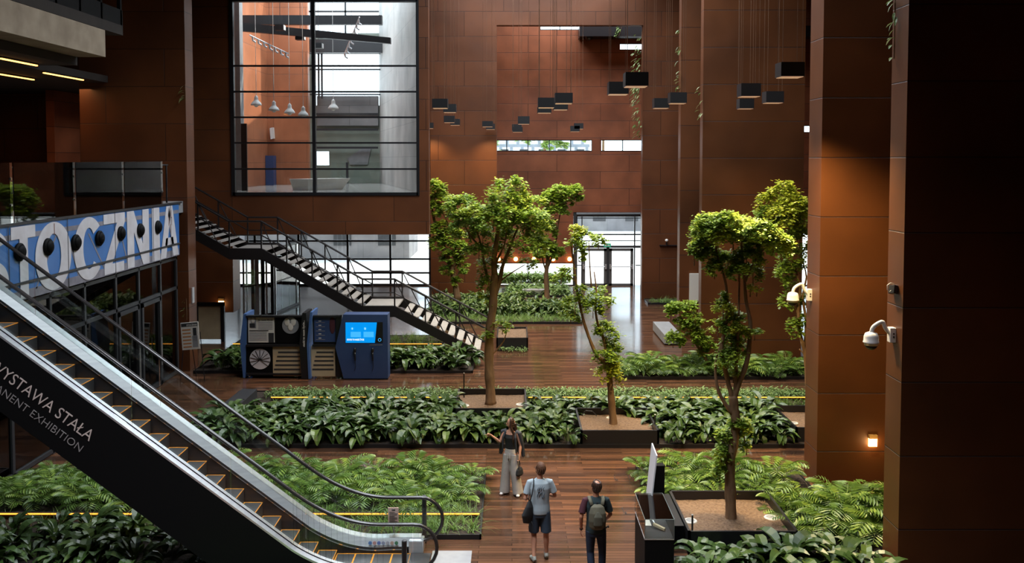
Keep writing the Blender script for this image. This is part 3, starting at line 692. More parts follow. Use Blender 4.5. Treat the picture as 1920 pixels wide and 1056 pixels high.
def letter(ch, ya, yb):
    W = yb-ya; Hh = LZ1-LZ0; T = .30*W if ch not in 'I' else W
    def P(u, v): return (XF+.008, ya+W*u, LZ0+Hh*v)
    D = (.012, 0, 0); mb = MB()
    if ch == 'T':
        mb.prism([P(0, .83), P(1, .83), P(1, 1), P(0, 1)], D).prism([P(.33, 0), P(.67, 0), P(.67, .83), P(.33, .83)], D)
    elif ch in 'OCS':
        n = 40; a0, a1 = (0, 2*math.pi) if ch == 'O' else (math.radians(42), math.radians(318))
        def ring(cv, rv, a0, a1, k):
            for i in range(k):
                A = a0+(a1-a0)*i/k; B = a0+(a1-a0)*(i+1)/k
                def q(a, f): return P(.5+.5*f*math.cos(a) if f == 1 else .5+.20*math.cos(a), cv+(rv if f == 1 else rv-.17)*math.sin(a))
                mb.prism([q(A, 1), q(B, 1), q(B, 0), q(A, 0)], D)
        if ch == 'S':
            ring(.72, .28, math.radians(20), math.radians(270), 22); ring(.30, .30, math.radians(-160), math.radians(90), 22)
        else: ring(.5, .5, a0, a1, n)
    elif ch == 'Z':
        mb.prism([P(0, .84), P(1, .84), P(1, 1), P(0, 1)], D).prism([P(0, 0), P(.92, 0), P(.92, .16), P(0, .16)], D).prism([P(0, .16), P(.36, .16), P(1, .84), P(.62, .84)], D)
    elif ch == 'N':
        mb.prism([P(0, 0), P(.3, 0), P(.3, 1), P(0, 1)], D).prism([P(.7, 0), P(1, 0), P(1, 1), P(.7, 1)], D).prism([P(.3, 1), P(.3, .62), P(.7, 0), P(.7, .38)][::-1], D)
    elif ch == 'I': mb.prism([P(0, 0), P(1, 0), P(1, 1), P(0, 1)], D)
    elif ch == 'A':
        mb.prism([P(0, 0), P(.3, 0), P(.56, .82), P(.5, 1), P(.36, 1)], D).prism([P(.7, 0), P(1, 0), P(.68, 1), P(.5, 1), P(.44, .82)], D).prism([P(.25, .22), P(.75, .22), P(.70, .38), P(.30, .38)], D)
    L = mb.build('letter', M['letter'], sg)
    r = random.Random(ord(ch)*7+1)
    if ch in 'AO': 
        for k in range(4 if ch == 'A' else 1):
            u = .52 if ch == 'O' else r.uniform(.3, .7); v = .93 if ch == 'O' else r.uniform(.1, .9)
            MB().box(XF+.020, XF+.022, ya+W*u-.015, ya+W*u+.02, LZ0+Hh*v-.2, LZ0+Hh*v+.08).build('rust_mark', M['rustymark'], L)
for ch, a, b in (('S', -60, 11), ('T', 17, 63), ('O', 62, 130), ('C', 135, 191), ('Z', 192, 232), ('N', 236, 277), ('I', 283, 297), ('A', 298, 332)):
    letter(ch, yat(a), yat(b))
for px in (12, 124, 213, 285, 318): y_ = yat(px); MB().box(XF+.02, XF+.026, y_-.012, y_+.012, zb_, zt_).build('panel_joint', M['dark'], sg)
MB().box(XF+.02, XF+.045, 17.4, 30.52, 4.50, 4.55).build('ledge', M['dark'], sg)
# round air nozzles poking out of the lettering
lab = ['first from the pier, between the letters I and A', 'on the second stroke of the letter N', 'between the letters Z and N', 'between the letters C and Z', 'in the open side of the letter C', 'in the middle of the letter O', 'on the stem of the letter T']
for (px, py), la in zip(((300, 426), (267, 432), (231, 438), (191, 447), (147, 455), (95, 463), (42, 473)), lab):
    p = UX(px, py, XF+.1); o = thing('air_nozzle', 'round black air nozzle ' + la, 'air nozzle', (XF, p.y, p.z), 'air nozzles in the lettered front')
    MB()._lathe((XF+.02, p.y, p.z), [(.215, 0), (.215, .04), (.18, .07)], 24, V((1, 0, 0))).build('rim', M['blackmatt'], o, smooth=False)
    MB().ball((XF+.08, p.y, p.z), .08, .165, .165).build('nozzle_ball', M['blackmatt'], o, smooth=True)
# benches on the gallery
for k, (y_, ln, lab) in enumerate(((21.5, 2.6, 'dark wooden bench on the upper gallery, nearer to the letter T'), (25.2, 2.4, 'dark wooden bench on the upper gallery, nearer to the pier'))):
    o = thing('gallery_bench', lab, 'bench', (XL-2.2, y_, UPF-.03), 'benches on the upper gallery')
    x_ = XL-2.4; zb = UPF-.03
    MB().box(x_-.3, x_+.3, y_, y_+ln, zb+.4, zb+.47).build('seat', M['dark'], o); MB().box(x_-.34, x_-.28, y_, y_+ln, zb+.47, zb+.85).build('backrest', M['dark'], o)
    for i in (0, 1, 2, 3):
        yy = y_+.08+i*(ln-.16)/3
        for dx in (-.27, .27): MB().box(x_+dx-.03, x_+dx+.03, yy-.03, yy+.03, zb, zb+.4).build('leg', M['dark'], o)
# warm line lights under the gallery ceiling
for (A, B, lab) in (((0, 110), (66, 123.5), 'warm linear ceiling light nearest the concrete beam'), ((-40, 133), (55, 150), 'warm linear ceiling light lowest in the gallery ceiling'), ((82, 137), (155, 150.5), 'warm linear ceiling light reaching toward the pier'), ((158, 160), (168, 161.5), 'short warm ceiling light beside the pier')):
    a, b = F(*A, 9.96), F(*B, 9.96); b.x = a.x; o = thing('linear_light', lab, 'ceiling light', b, 'linear lights in the gallery ceiling')
    if b.y > 35: b.y = 35
    MB().box(a.x-.06, a.x+.06, a.y, b.y, 9.98, 10.03).build('housing', M['black'], o); MB().box(a.x-.03, a.x+.03, a.y, b.y, 9.95, 9.98).build('tube', M['warmlight'], o)
light('gallery_light', 'AREA', (-15.5, 31, 9.8), 45, (1, .5, .2), size=2.0)
light('gallery_light', 'AREA', (-14, 24, 9.8), 30, (1, .5, .2), size=1.5)
# ================================================================== blue exhibition units
KY = 29.9
def kx(px, Y=KY): return U(px, 650, Y).x
def kz(py, Y=KY): return U(600, py, Y).z
k1 = thing('exhibition_stand', 'blue exhibition stand with black and white picture panels and perforated beige boards', 'exhibition stand', (kx(515), KY, 0))
xa, xb = kx(462), kx(566); zt = kz(592)
mb = MB().prism([(kx(452), KY-.05, 0), (kx(456.5), KY-.05, 0), (kx(462), KY+.1, zt), (kx(453), KY, 1.2)][:0] or [(kx(455), KY, .02), (kx(450), KY, 1.2), (kx(457), KY, zt+.05), (kx(463), KY, zt+.05), (kx(459), KY, .02)], (0, .9, 0)); mb.build('side_panel', M['bluelight'], k1)
mb = MB().box(xa, xb, KY+.08, KY+.16, .12, zt); mb.box(xa, xb, KY-.02, KY+.10, zt-.06, zt).box(xa, xb, KY-.04, KY+.10, kz(650), kz(646)).box(xa, xb, KY-.02, KY+.7, .12, .18)
mb.build('frame', M['black'], k1)
def panel(par, name, x0p, x1p, y0p, y1p, m, yy=KY+.05, th=.03): return MB().box(kx(x0p), kx(x1p), yy, yy+th, kz(y1p), kz(y0p)).build(name, M[m], par)
pw = panel(k1, 'photo_panel', 465, 514, 594, 643, 'offwhite')
def flat(par, name, x0p, x1p, y0p, y1p, m, d=.006): return MB().box(kx(x0p), kx(x1p), KY+.05-d, KY+.052, kz(y1p), kz(y0p)).build(name, M[m], par)
flat(pw, 'portrait', 470, 480, 596, 616, 'grey_concrete'); flat(pw, 'portrait_suit', 468, 478, 607, 615, 'dark', .008); flat(pw, 'portrait', 503, 513, 625, 643, 'dark')
MB().ball((kx(474), KY+.045, kz(601)), .07, .01, .09).build('portrait_face', M['offwhite'], pw, smooth=True)
lettering('to nasze życie', 'lettering', M['black'], pw, (kx(484), KY+.043, kz(602)), (1, 0, 0), (0, 0, 1), width=kx(511)-kx(484), depth=.001, bold=.01)
for i in range(14): flat(pw, 'text_line', 484 if i < 6 else 467, 511 if i < 6 else 500, 604.5+i*2.6, 605.3+i*2.6, 'beamgrey') if i != 6 else flat(pw, 'text_line', 467, 503, 620, 621.4, 'black')
pb = panel(k1, 'picture_panel', 517, 565, 594, 643, 'blackmatt')
def disc(par, name, px, py, r, m, d=.01, sx=1): return MB()._lathe((kx(px), KY+.05, kz(py)), [(r, 0), (r, d)], 28, V((0, -1, 0))).build(name, M[m], par)
d_ = disc(pb, 'round_emblem', 544.5, 611, .28, 'grey_concrete')
for (a, b) in ((-.12, .12), (.1, .12), (0, -.05)): MB().ball((kx(544.5)+a, KY+.035, kz(611)+b), .09, .01, .13).build('emblem_shape', M['offwhite'], pb, smooth=True)
p3 = panel(k1, 'picture_panel', 459, 510, 651, 700, 'blackmatt')
d_ = disc(p3, 'round_emblem', 486.5, 674, .35, 'letter')
for i in range(11):
    a = math.pi*(-.2+1.4*i/10); c = V((kx(486.5), KY+.036, kz(676))); e = c + V((math.cos(a)*.34, 0, math.sin(a)*.34)); MB().tube([c, e], .011, 5).build('emblem_line', M['black'], p3)
def perf(par, x0p, x1p, y0p, y1p):
    b_ = panel(par, 'perforated_board', x0p, x1p, y0p, y1p, 'beige', KY+.02)
    for i, yy in enumerate((661, 669, 677, 685, 693)):
        MB().box(kx(x0p+10-i*2), kx(x1p-3), KY+.015, KY+.022, kz(yy+1.5), kz(yy-1.5)).build('slot', M['dark'], b_)
perf(k1, 511, 565, 649, 706)
# spine between the units
mb = MB().prism([(kx(566), KY-.12, .02), (kx(563), KY-.12, 1.2), (kx(569), KY-.12, kz(586)), (kx(576), KY-.12, kz(586)), (kx(579), KY-.12, 1.2), (kx(579), KY-.12, .02)], (0, .9, 0)); spn = mb.build('spine', M['black'], k1)
lettering('statki to nasze życie...', 'lettering', M['offwhite'], spn, (kx(573), KY-.124, kz(649)), (0, 0, 1), (-1, 0, 0), width=kz(600)-kz(649), depth=.001, bold=.02)
MB().prism([(kx(579.5), KY-.14, .02), (kx(577), KY-.14, 1.2), (kx(584), KY-.14, kz(584)), (kx(588), KY-.14, kz(584)), (kx(581), KY-.14, 1.2), (kx(584), KY-.14, .02)], (0, .9, 0)).build('side_panel', M['bluelight'], k1)
for px in (465.5, 555.5): MB().ball((kx(px), KY+.1, .06), .05).build('caster', M['chrome'], k1, smooth=True)
for x_ in (490, 541): MB()._lathe((kx(x_), KY-.05, zt+.02), [(.05, 0), (.03, -.06)], 10, V((0, 0, 1))).build('spotlight', M['black'], k1)
k2 = thing('exhibition_stand', 'narrow exhibition stand with a blue text panel beside the terminal', 'exhibition stand', (kx(610), KY, 0))
xa2, xb2 = kx(586), kx(640)
mb = MB().box(xa2, xb2, KY+.08, KY+.16, .12, zt).box(xa2, xb2, KY-.02, KY+.1, zt-.06, zt).box(xa2, xb2, KY-.04, KY+.1, kz(650), kz(646)).box(kx(630), xb2, KY, KY+.1, .05, zt); mb.build('frame', M['black'], k2)
p4 = panel(k2, 'text_panel', 589, 629, 595, 642, 'blueunit')
for i in range(5): flat(p4, 'text_line', 597, 602, 602+i*8, 603.4+i*8, 'offwhite'); flat(p4, 'text_line', 592, 609, 605+i*8, 605.8+i*8, 'beamgrey')
MB().ball((kx(623), KY+.045, kz(610)), .10, .01, .3).build('picture_figure', M['maroon'], p4, smooth=True)
perf(k2, 583, 628, 649, 706)
MB().ball((kx(591), KY+.1, .06), .05).build('caster', M['chrome'], k2, smooth=True)
k3 = thing('touch_terminal', 'tall blue touch terminal with lit blue screen and two hanging handsets', 'terminal', (kx(685), KY, 0))
bod = MB().prism([(kx(645), KY-.12, .03), (kx(630), KY-.12, kz(650)), (kx(645), KY-.12, kz(589)), (kx(728), KY-.12, kz(589)), (kx(728), KY-.12, .03)], (0, .55, 0)).build('body', M['blueunit'], k3)
yk = KY-.12
def q(px, py, d=0): return (kx(px), yk-.006-d, kz(py))
MB().prism([q(649, 641.5), q(719, 641.5), q(719, 603), q(649, 603)], (0, .01, 0)).build('screen_bezel', M['black'], k3)
sc_ = MB().prism([q(649.5, 641.5, .004), q(704, 641.5, .004), q(708, 603.5, .004), q(649.5, 603.5, .004)], (0, .006, 0)).build('screen', M['screen'], k3)
for (a, b) in ((659, 678), (683, 702)): MB().prism([q(a, 631, .008), q(b, 631, .008), q(b, 621, .008), q(a, 621, .008)], (0, .006, 0)).build('screen_picture', M['screenlight'], sc_)
for px, ch in ((662, '1'), (686, '2')): MB()._lathe(q(px, 615, .004), [(.045, 0), (.045, .005)], 16, V((0, -1, 0))).build('screen_icon', M['screenlight'], sc_); lettering(ch, 'screen_text', M['screenwhite'], sc_, q(px, 616.5, .012), (1, 0, 0), (0, 0, 1), height=.06, align='CENTER', depth=.001)
lettering('STATKI TO NASZE ŻYCIE', 'screen_text', M['screenwhite'], sc_, q(652, 637, .006), (1, 0, 0), (0, 0, 1), width=kx(684)-kx(652), height=.075, depth=.001, bold=.03)
MB()._lathe(q(713, 636, .0), [(.055, 0), (.055, .006)], 16, V((0, -1, 0))).build('round_icon', M['screenlight'], k3); MB()._lathe(q(713, 636, .006), [(.04, 0), (.04, .004)], 16, V((0, -1, 0))).build('round_icon', M['black'], k3)
MB().prism([q(694, 646), q(718, 646), q(718, 645.2), q(694, 645.2)], (0, .004, 0)).build('caption', M['grey_concrete'], k3)
for px in (667, 700):
    p = q(px, 655); hs = MB().ball((p[0], p[1]-.05, p[2]), .05, .05, .09); hs.loft([(p[0], p[1]-.05, p[2]-.05), (p[0]+.01, p[1]-.05, p[2]-.35)], [(.03, .03), (.022, .022)], None, 8); hs.build('handset', M['black'], k3, smooth=True)
    MB().tube([(p[0]+.01, p[1]-.04, p[2]-.33), (p[0]+.02, p[1]-.03, p[2]-.55), (p[0]-.02, p[1]-.02, p[2]-.7)], .008, 5).build('cord', M['black'], k3)
for x_ in (490, 541, 609):
    l_ = light('stand_spotlight', 'SPOT', (kx(x_), KY-.28, zt+.12), 28, (1, .55, .25), (math.radians(-14), 0, 0), spot_size=math.radians(75), spot_blend=.8, shadow_soft_size=.02)
# poster on an easel
PY = 29.6
a, b, c, d = U(338, 606, PY), U(371, 603, PY), U(375, 654, PY), U(342, 657, PY)
o = thing('poster_easel', 'tilted white menu poster on a black easel beside the glazed front', 'poster stand', (a.x+.3, PY, 0))
bd = MB().prism([tuple(d), tuple(c), tuple(b), tuple(a)], (0, .03, 0)).build('poster', M['offwhite'], o)
rgt = (b-a).normalized(); upv = (a-d).normalized(); W_ = (b-a).length; H_ = (a-d).length
def pq(u0, u1, v0, v1, m, nm, e=.004): 
    P_ = [d + rgt*(W_*u) + upv*(H_*v) - V((0, e, 0)) for u, v in ((u0, v0), (u1, v0), (u1, v1), (u0, v1))]; MB().prism([tuple(x) for x in P_], (0, e, 0)).build(nm, m, bd)
pq(.04, .96, .85, .97, M['dark'], 'header')
lettering('STOCZNIA', 'lettering', M['offwhite'], bd, d + rgt*W_*.34 + upv*H_*.87 - V((0, .006, 0)), rgt, upv, width=W_*.6, depth=.001, bold=.03)
orng = mat('orange_print', (.50, .22, .09), .6)
for i in range(6): pq(.08, .55, .08+.125*i, .13+.125*i, orng, 'dish_picture')
pq(.62, .92, .08, .5, M['grey_concrete'], 'illustration'); pq(.68, .88, .3, .78, M['dark'], 'illustration')
for s_, x_ in ((0, a.x+.12), (1, b.x+.05)): MB().tube([(x_, PY+.05, a.z-.3), (x_+(-.12 if not s_ else .16), PY-.05, 0)], .014, 6).build('leg', M['black'], o)
MB().tube([((a.x+b.x)/2, PY+.06, a.z-.2), ((a.x+b.x)/2, PY+.6, 0)], .014, 6).build('leg', M['black'], o)
# beige board under the low hanging box
p, q_ = U(372, 590, 36.0), U(414, 590, 36.0)
o = thing('beige_board', 'large beige board in a dark frame under the low hanging steel box', 'board', ((p.x+q_.x)/2, 36, 0))
MB().box(p.x, q_.x, 36, 36.06, .1, 1.45).build('board', M['beige'], o)
MB().box(q_.x, q_.x+.14, 35.97, 36.1, 0, 1.6).box(p.x-.1, p.x, 35.97, 36.1, 0, 1.6).box(p.x-.1, q_.x+.14, 35.97, 36.1, 1.45, 1.6).build('frame', M['black'], o)
# warm square lamps
def sq_lamp(px, py, Y, s, lab, pw_):
    p = U(px, py, Y); o = thing('wall_light', lab, 'wall light', (p.x, Y, p.z)); s2 = s/2
    MB().box(p.x-s2, p.x+s2, Y-.05, Y, p.z-s2, p.z+s2).build('glowing_cube', M['bulb'], o); MB().box(p.x-s2, p.x+s2, Y-.07, Y, p.z+s2, p.z+s2*1.9).build('housing', noise_brass, o)
    light('wall_light_glow', 'POINT', (p.x, Y-.25, p.z-.05), pw_, (1, .62, .25), shadow_soft_size=.08)
noise_brass = mat('brass_cover', (.35, .2, .06), .5)
sq_lamp(1635.5, 829, 19.85, .18, 'glowing square wall light low on the pier beside the ferns', 5)
sq_lamp(415, 569, YX, .22, 'small glowing square wall light on the low hanging steel box', 3)
for i, px in enumerate((935, 967, 1001, 1037, 1068)):
    p = U(px, 486, YB-.15); o = thing('globe_lamp', 'warm round bulb above the low end window' if 0 else ['leftmost', 'second', 'third', 'fourth', 'last, closest to the doors,'][i] + ' of the warm round lamps above the low end window', 'wall lamp', p, 'globe lamps above the low end window')
    MB().ball(tuple(p), .12).build('globe', M['bulb'], o, smooth=True); MB().box(p.x-.04, p.x+.04, p.y, YB, p.z-.04, p.z+.06).build('bracket', M['black'], o)
p = U(1250, 451, 46.5); o = thing('sconce', 'small white globe on a black bracket, high beside the glazed entrance', 'wall lamp', p)
MB().ball(tuple(p), .085).build('globe', M['white'], o, smooth=True); MB().tube([(p.x, 46.5, p.z-.08), (p.x, 46.5, p.z-.26), (p.x+.05, 46.68, p.z-.26)], .035, 6).build('stem', M['black'], o)
z_ = U(1250, 460, 46.6).z; MB().box(p.x-.35, p.x+.6, 46.55, 46.67, z_-.03, z_+.01).build('shelf', M['black'], o)
# small fittings on the side panel: white wall board, access reader
p, q_ = U(1293, 513, 36.42), U(1310, 564, 36.42)
tag(MB().box(p.x, q_.x, 36.40, 36.5, q_.z, p.z).build('wall_board', M['offwhite'], origin=(p.x, 36.45, q_.z)), 'blank cream rectangular board on the narrow pier beyond the trees', 'board')
p, q_ = U(365.5, 539, 31.3), U(370, 568, 31.3)
tag(MB().box(xl-.02, xl+.05, 31.2, 31.4, q_.z, p.z).build('door_reader', M['steel'], origin=(xl, 31.3, q_.z)), 'narrow steel fitting on the edge of the pier above the menu poster', 'wall fitting')
# ================================================================== planting beds
def bed(label, x0, x1, y0, y1, h=.10, name='planting_bed'):
    o = thing(name, label, 'planting bed', ((x0+x1)/2, (y0+y1)/2, 0)); t = .03
    MB().box(x0, x1, y0, y0+t, 0, h).box(x0, x1, y1-t, y1, 0, h).box(x0, x0+t, y0, y1, 0, h).box(x1-t, x1, y0, y1, 0, h).build('edging', M['black'], o)
    MB().box(x0+t, x1-t, y0+t, y1-t, 0.004, h-.03).build('soil', M['soil'], o); return o
bed('long planted bed of arching ferns behind the escalator foot', -11.2, -.6, 17.1, 20.9)
bed('dark planted bed passing underneath the escalator', -11.2, -5.05, 15.0, 17.07)
bed('planted bed in front of the black escalator side', -11.2, -2.6, 13.2, 14.95)
bed('longest planted bed, with broad dark leaves and three square tree boxes in it', -8.6, 10.4, 22.62, 27.95)
bed('planted bed right behind the blue exhibition stands', -11.0, -1.35, 30.6, 33.4)
bed('planted bed under the staircase with an orange light line', -11.0, -2.7, 33.43, 36.9)
bed('far planted bed of dense dark leaves between the stairs and the entrance', -4.1, 3.15, 39.85, 46.4)
bed('farthest planted bed, along the low end window', -.6, 3.15, 46.43, 50.3)
bed('planted bed at the foot of the wide pier', 3.5, 10.4, 29.75, 32.2)
bed('planted fern bed behind the square tree box with the thick trunk', 2.95, 6.7, 18.56, 21.1)
bed('planted fern bed between the two nearest piers', 5.42, 10.2, 16.3, 18.54)
bed('planted bed of broad leaves in front of the square tree box with the thick trunk', 2.95, 6.7, 13.0, 16.18)
bed('small low bed of grasses at the foot of the far pier beside the entrance', 6.9, 8.8, 45.2, 46.6)
# orange light lines in the beds
def led(label, x0, x1, y, z=.17):
    o = thing('light_line', label, 'light strip', ((x0+x1)/2, y, 0), 'orange light lines in the planting beds')
    MB().box(x0, x1, y-.012, y+.012, z, z+.02).build('lit_tube', M['led'], o)
    MB().box(x0, x1, y+.013, y+.05, .07, z+.035).build('carrier_plate', M['dark'], o)
led('glowing orange line through the ferns beside the escalator', -4.6, -.66, 17.92); led('glowing orange line seen underneath the escalator', -11.1, -4.7, 17.92)
led('glowing orange line of the longest bed, left of the first tree box', -7.3, -1.7, 26.85); led('glowing orange line of the longest bed between tree box and piers', .5, 10.2, 26.85)
led('glowing orange line behind the exhibition stands', -10.9, -2.75, 34.7)
# square tree boxes
def tree_box(label, x0, x1, y0, y1, h, soil_h, mt='black', sm='gravel'):
    o = thing('tree_box', label, 'planter', ((x0+x1)/2, (y0+y1)/2, 0)); t = .05
    w_ = MB().box(x0, x1, y0, y0+t, 0, h).box(x0, x1, y1-t, y1, 0, h).box(x0, x0+t, y0, y1, 0, h).box(x1-t, x1, y0, y1, 0, h); w_.build('box_wall', M[mt], o)
    n = 24; mb = MB(); r = random.Random(int(x0*100)); X0, X1, Y0, Y1 = x0+t, x1-t, y0+t, y1-t
    for j in range(n+1):
        for i in range(n+1):
            u, v = i/n, j/n; z = soil_h + .04*math.exp(-((u-.5)**2+(v-.5)**2)*14) + r.uniform(-.008, .008) + .012*math.sin(u*9+x0)*math.cos(v*7)
            mb.v.append((X0+(X1-X0)*u, Y0+(Y1-Y0)*v, z))
    mb.f = [(j*(n+1)+i, j*(n+1)+i+1, (j+1)*(n+1)+i+1, (j+1)*(n+1)+i) for j in range(n) for i in range(n)]
    b = len(mb.v); mb.box(X0, X1, Y0, Y1, .004, soil_h-.05)
    mb.build('soil', M[sm], o); return o
BX = {1: (-1.62, .42, 24.68, 26.85), 2: (1.76, 3.77, 22.65, 24.75), 3: (3.29, 5.35, 16.42, 18.5), 4: (7.35, 9.4, 22.9, 25.0), 5: (.35, 2.75, 44.3, 46.3)}
tree_box('black square tree box of the leftmost tall tree, in the longest bed', *BX[1], .45, .27)
tree_box('black square tree box of the slim tree, with its front wall fully visible', *BX[2], .45, .27)
tree_box('largest looking black square tree box, holding the thick trunk and two white ground lights', *BX[3], .45, .27)
tree_box('black square tree box half hidden by the near pier', *BX[4], .45, .27)
tree_box('far low square tree box in the dense bed near the end window', *BX[5], .32, .2)
tree_box('black box planter with pale gravel just behind the foot of the stairs', -.6, .62, 34.3, 36.6, .5, .42, 'black', 'gravel')
def uplight(px, py, lab, z=.275, s=.13, pw=0):
    p = F(px, py, z+.02); o = thing('ground_uplight', lab, 'ground light', (p.x, p.y, z-.02), 'round ground lights in the tree boxes')
    MB()._lathe((p.x, p.y, z-.02), [(s, 0), (s*1.05, .03), (s*.95, .045), (s*.7, .045), (s*.68, .03)], 20, V((0, 0, 1))).build('ring', M['offwhite'], o); MB()._lathe((p.x, p.y, z+.008), [(s*.66, 0), (s*.66, .008)], 20, V((0, 0, 1))).build('lens', M['grey_concrete'], o)
    if pw: light('uplight_glow', 'SPOT', (p.x, p.y, z+.06), pw, (1, .62, .22), (math.radians(180), 0, 0), spot_size=math.radians(70), spot_blend=.6, shadow_soft_size=.05)
uplight(1294.5, 976, 'round white ground light in the largest tree box, near its glass case side', pw=60)
uplight(1445, 970, 'round white ground light in the largest tree box, near the ferns', pw=60)
uplight(871, 760, 'round pale ground light in the first tree box, left of its trunk', pw=30); uplight(976, 758, 'round pale ground light in the first tree box, right of its trunk', pw=30)
uplight(1143, 783, 'small pale ground light behind the slim tree trunk', s=.09); uplight(1488, 793, 'pale ground light in the half hidden tree box', s=.12, pw=60)
# hose and stakes
p = F(1090, 775, .35); q_ = F(1110, 776, .3)
tag(MB().tube([(p.x+.02, p.y, .30), (p.x+.12, p.y, .42), (p.x+.3, p.y-.05, .42), (p.x+.42, p.y-.1, .30)], .014, 6).build('watering_hose', M['dark'], origin=(p.x, p.y, .3)), 'short dark watering hose looping over the soil of the slim tree box', 'hose')
for (px, py0, py1, zb, lab, b_) in ((1298, 966, 1001, .27, 'thin black peg standing at the front of the largest tree box', 3), (870, 700, 745, .27, 'tall thin black stake with pale tip at the first tree box', 1), (1228, 778, 808, .27, 'thin dark peg in the corner of the slim tree box', 2), (1099, 732, 738, .1, '', 0)):
    if not b_: continue
    p = F(px, py1, zb); top = U(px, py0, p.y).z; o = thing('watering_peg', lab, 'stake', (p.x, p.y, zb-.03))
    MB().tube([(p.x, p.y, zb-.03), (p.x, p.y, top)], .018, 8).build('stake', M['black'], o); MB().ball((p.x, p.y, top), .02).build('tip', M['offwhite'], o)
# wedge bench at the end of the longest bed
c4 = [F(406, 766, .32), F(442, 766, .32), F(482, 730, .32), F(455, 729, .32)]
o = tag(MB().prism([(c.x, c.y, 0) for c in c4], (0, 0, .32)).build('end_bench', M['dark'], origin=(c4[0].x, c4[0].y, 0)), 'low black slanting bench block closing the end of the longest bed beside the escalator', 'bench')
# pale concrete bench
p = F(1228, 625); 
o = tag(MB().box(6.05, 6.75, 35.3, 38.2, .05, .42).box(6.15, 6.65, 35.4, 38.1, 0, .05).build('concrete_bench', M['grey_concrete'], origin=(6.4, 36.7, 0), bevel=.01), 'long low grey concrete bench beyond the fern bed', 'bench')
o = tag(MB().box(.5, 1.9, 47.0, 47.6, .08, .48).build('concrete_bench', M['grey_concrete'], origin=(1.2, 47.3, 0), bevel=.01), 'short grey concrete bench among plants near the end window', 'bench')
# floor boxes: thin outlines in the boards
for px, py, lab in ((1166, 897, 'thin square outline of a floor box nearer the planted bed'), (1183, 958, 'thin square outline of a floor box beside the glass case')):
    c = F(px, py); mb = MB(); a = .17
    for (x0, x1, y0, y1) in ((-a, a, -.2, -.188), (-a, a, .188, .2), (-a, -a+.012, -.2, .2), (a-.012, a, -.2, .2), (-a+.03, -a+.06, -.16, -.08)): mb.box(c.x+x0, c.x+x1, c.y+y0, c.y+y1, 0, .004)
    tag(mb.build('floor_box', M['black'], origin=(c.x, c.y, 0)), lab, 'floor box')

# ================================================================== plants
def leaf_strip(mb, base, dirh, L, W, lift, droop, segs=5, fold=.25, wprof=None):
    """a folded leaf: two strips of quads along an arching midrib"""
    d = V((math.cos(dirh), math.sin(dirh), 0)); s = V((-d.y, d.x, 0)); b = len(mb.v); pts = []
    for i in range(segs+1):
        u = i/segs; ang = lift - droop*u
        p = (pts[-1] + (d*math.cos(ang) + V((0, 0, math.sin(ang))))*(L/segs)) if i else V(base)
        pts.append(p); w_ = W*(wprof(u) if wprof else math.sin(math.pi*min(.98, .05+.93*u))**.8)
        n = V((-d.x*math.sin(ang), -d.y*math.sin(ang), math.cos(ang)))
        mb.v += [tuple(p - s*w_/2 + n*w_*fold), tuple(p), tuple(p + s*w_/2 + n*w_*fold)]
    for i in range(segs):
        for j in (0, 1): mb.f.append((b+3*i+j, b+3*i+j+1, b+3*i+j+4, b+3*i+j+3))
def mk_asp(seed):
    r = random.Random(seed); mb = MB(); n = r.randint(26, 32)
    for i in range(n):
        a = r.uniform(0, 2*math.pi); L = r.uniform(.30, .46); st = r.uniform(.10, .26); rad = r.uniform(.0, .17)
        base = V((math.cos(a)*rad, math.sin(a)*rad, .0)); top = base + V((math.cos(a)*.06, math.sin(a)*.06, st))
        mb.tube([base, top], .005, 3, False)
        leaf_strip(mb, top, a + r.uniform(-.5, .5), L, r.uniform(.12, .17), r.uniform(.5, 1.3), r.uniform(1.1, 2.3), 5, r.uniform(.1, .3))
    return mb
def mk_fern(seed, tall=1):
    r = random.Random(seed); mb = MB(); n = r.randint(10, 14)
    for i in range(n):
        a = 2*math.pi*i/n + r.uniform(-.3, .3); L = r.uniform(.5, .8)*tall; lift = r.uniform(.75, 1.4); droop = r.uniform(1.2, 2.0); N = 13
        d = V((math.cos(a), math.sin(a), 0)); s = V((-d.y, d.x, 0)); p = V((math.cos(a)*.04, math.sin(a)*.04, 0)); pts = [p.copy()]
        for k in range(1, N+1):
            u = k/N; ang = lift - droop*u*u; t_ = d*math.cos(ang) + V((0, 0, math.sin(ang))); p = p + t_*(L/N); pts.append(p.copy())
            if u > .28:
                w_ = (math.sin(math.pi*(u-.22)/.85)**.7 if u < 1.05 else .2)*.21*tall
                nn = V((-d.x*math.sin(ang), -d.y*math.sin(ang), math.cos(ang)))
                for sg_ in (-1, 1):
                    q0 = p; e = p + s*sg_*w_ + t_*w_*.55 - nn*w_*.30; m_ = (q0+e)/2 + nn*w_*.06; hw = t_*(L/N)*.5
                    mb.poly([q0 - hw*.5, m_ - hw, e, m_ + hw*.9])
        mb.tube([pts[0], pts[5], pts[10], pts[-1]], [.006, .005, .003, .001], 3, False)
    return mb
def mk_grass(mb, r, x, y, z, h, n=14):
    for i in range(n):
        a = r.uniform(0, 2*math.pi); L = h*r.uniform(.6, 1.2)
        leaf_strip(mb, (x+r.uniform(-.06, .06), y+r.uniform(-.06, .06), z), a, L, .016, r.uniform(.8, 1.5), r.uniform(.4, 1.8), 3, .1, lambda u: 1-u*.9)
PROTO = {}
def proto(kind, k):
    key = (kind, k)
    if key not in PROTO:
        mb = {'broad_leaf_plant': mk_asp, 'fern': mk_fern}[kind](k*13+5); me = mb.build(kind, M['asp' if kind == 'broad_leaf_plant' else 'fern'])
        PROTO[key] = me.data; bpy.data.objects.remove(me)
    return PROTO[key]
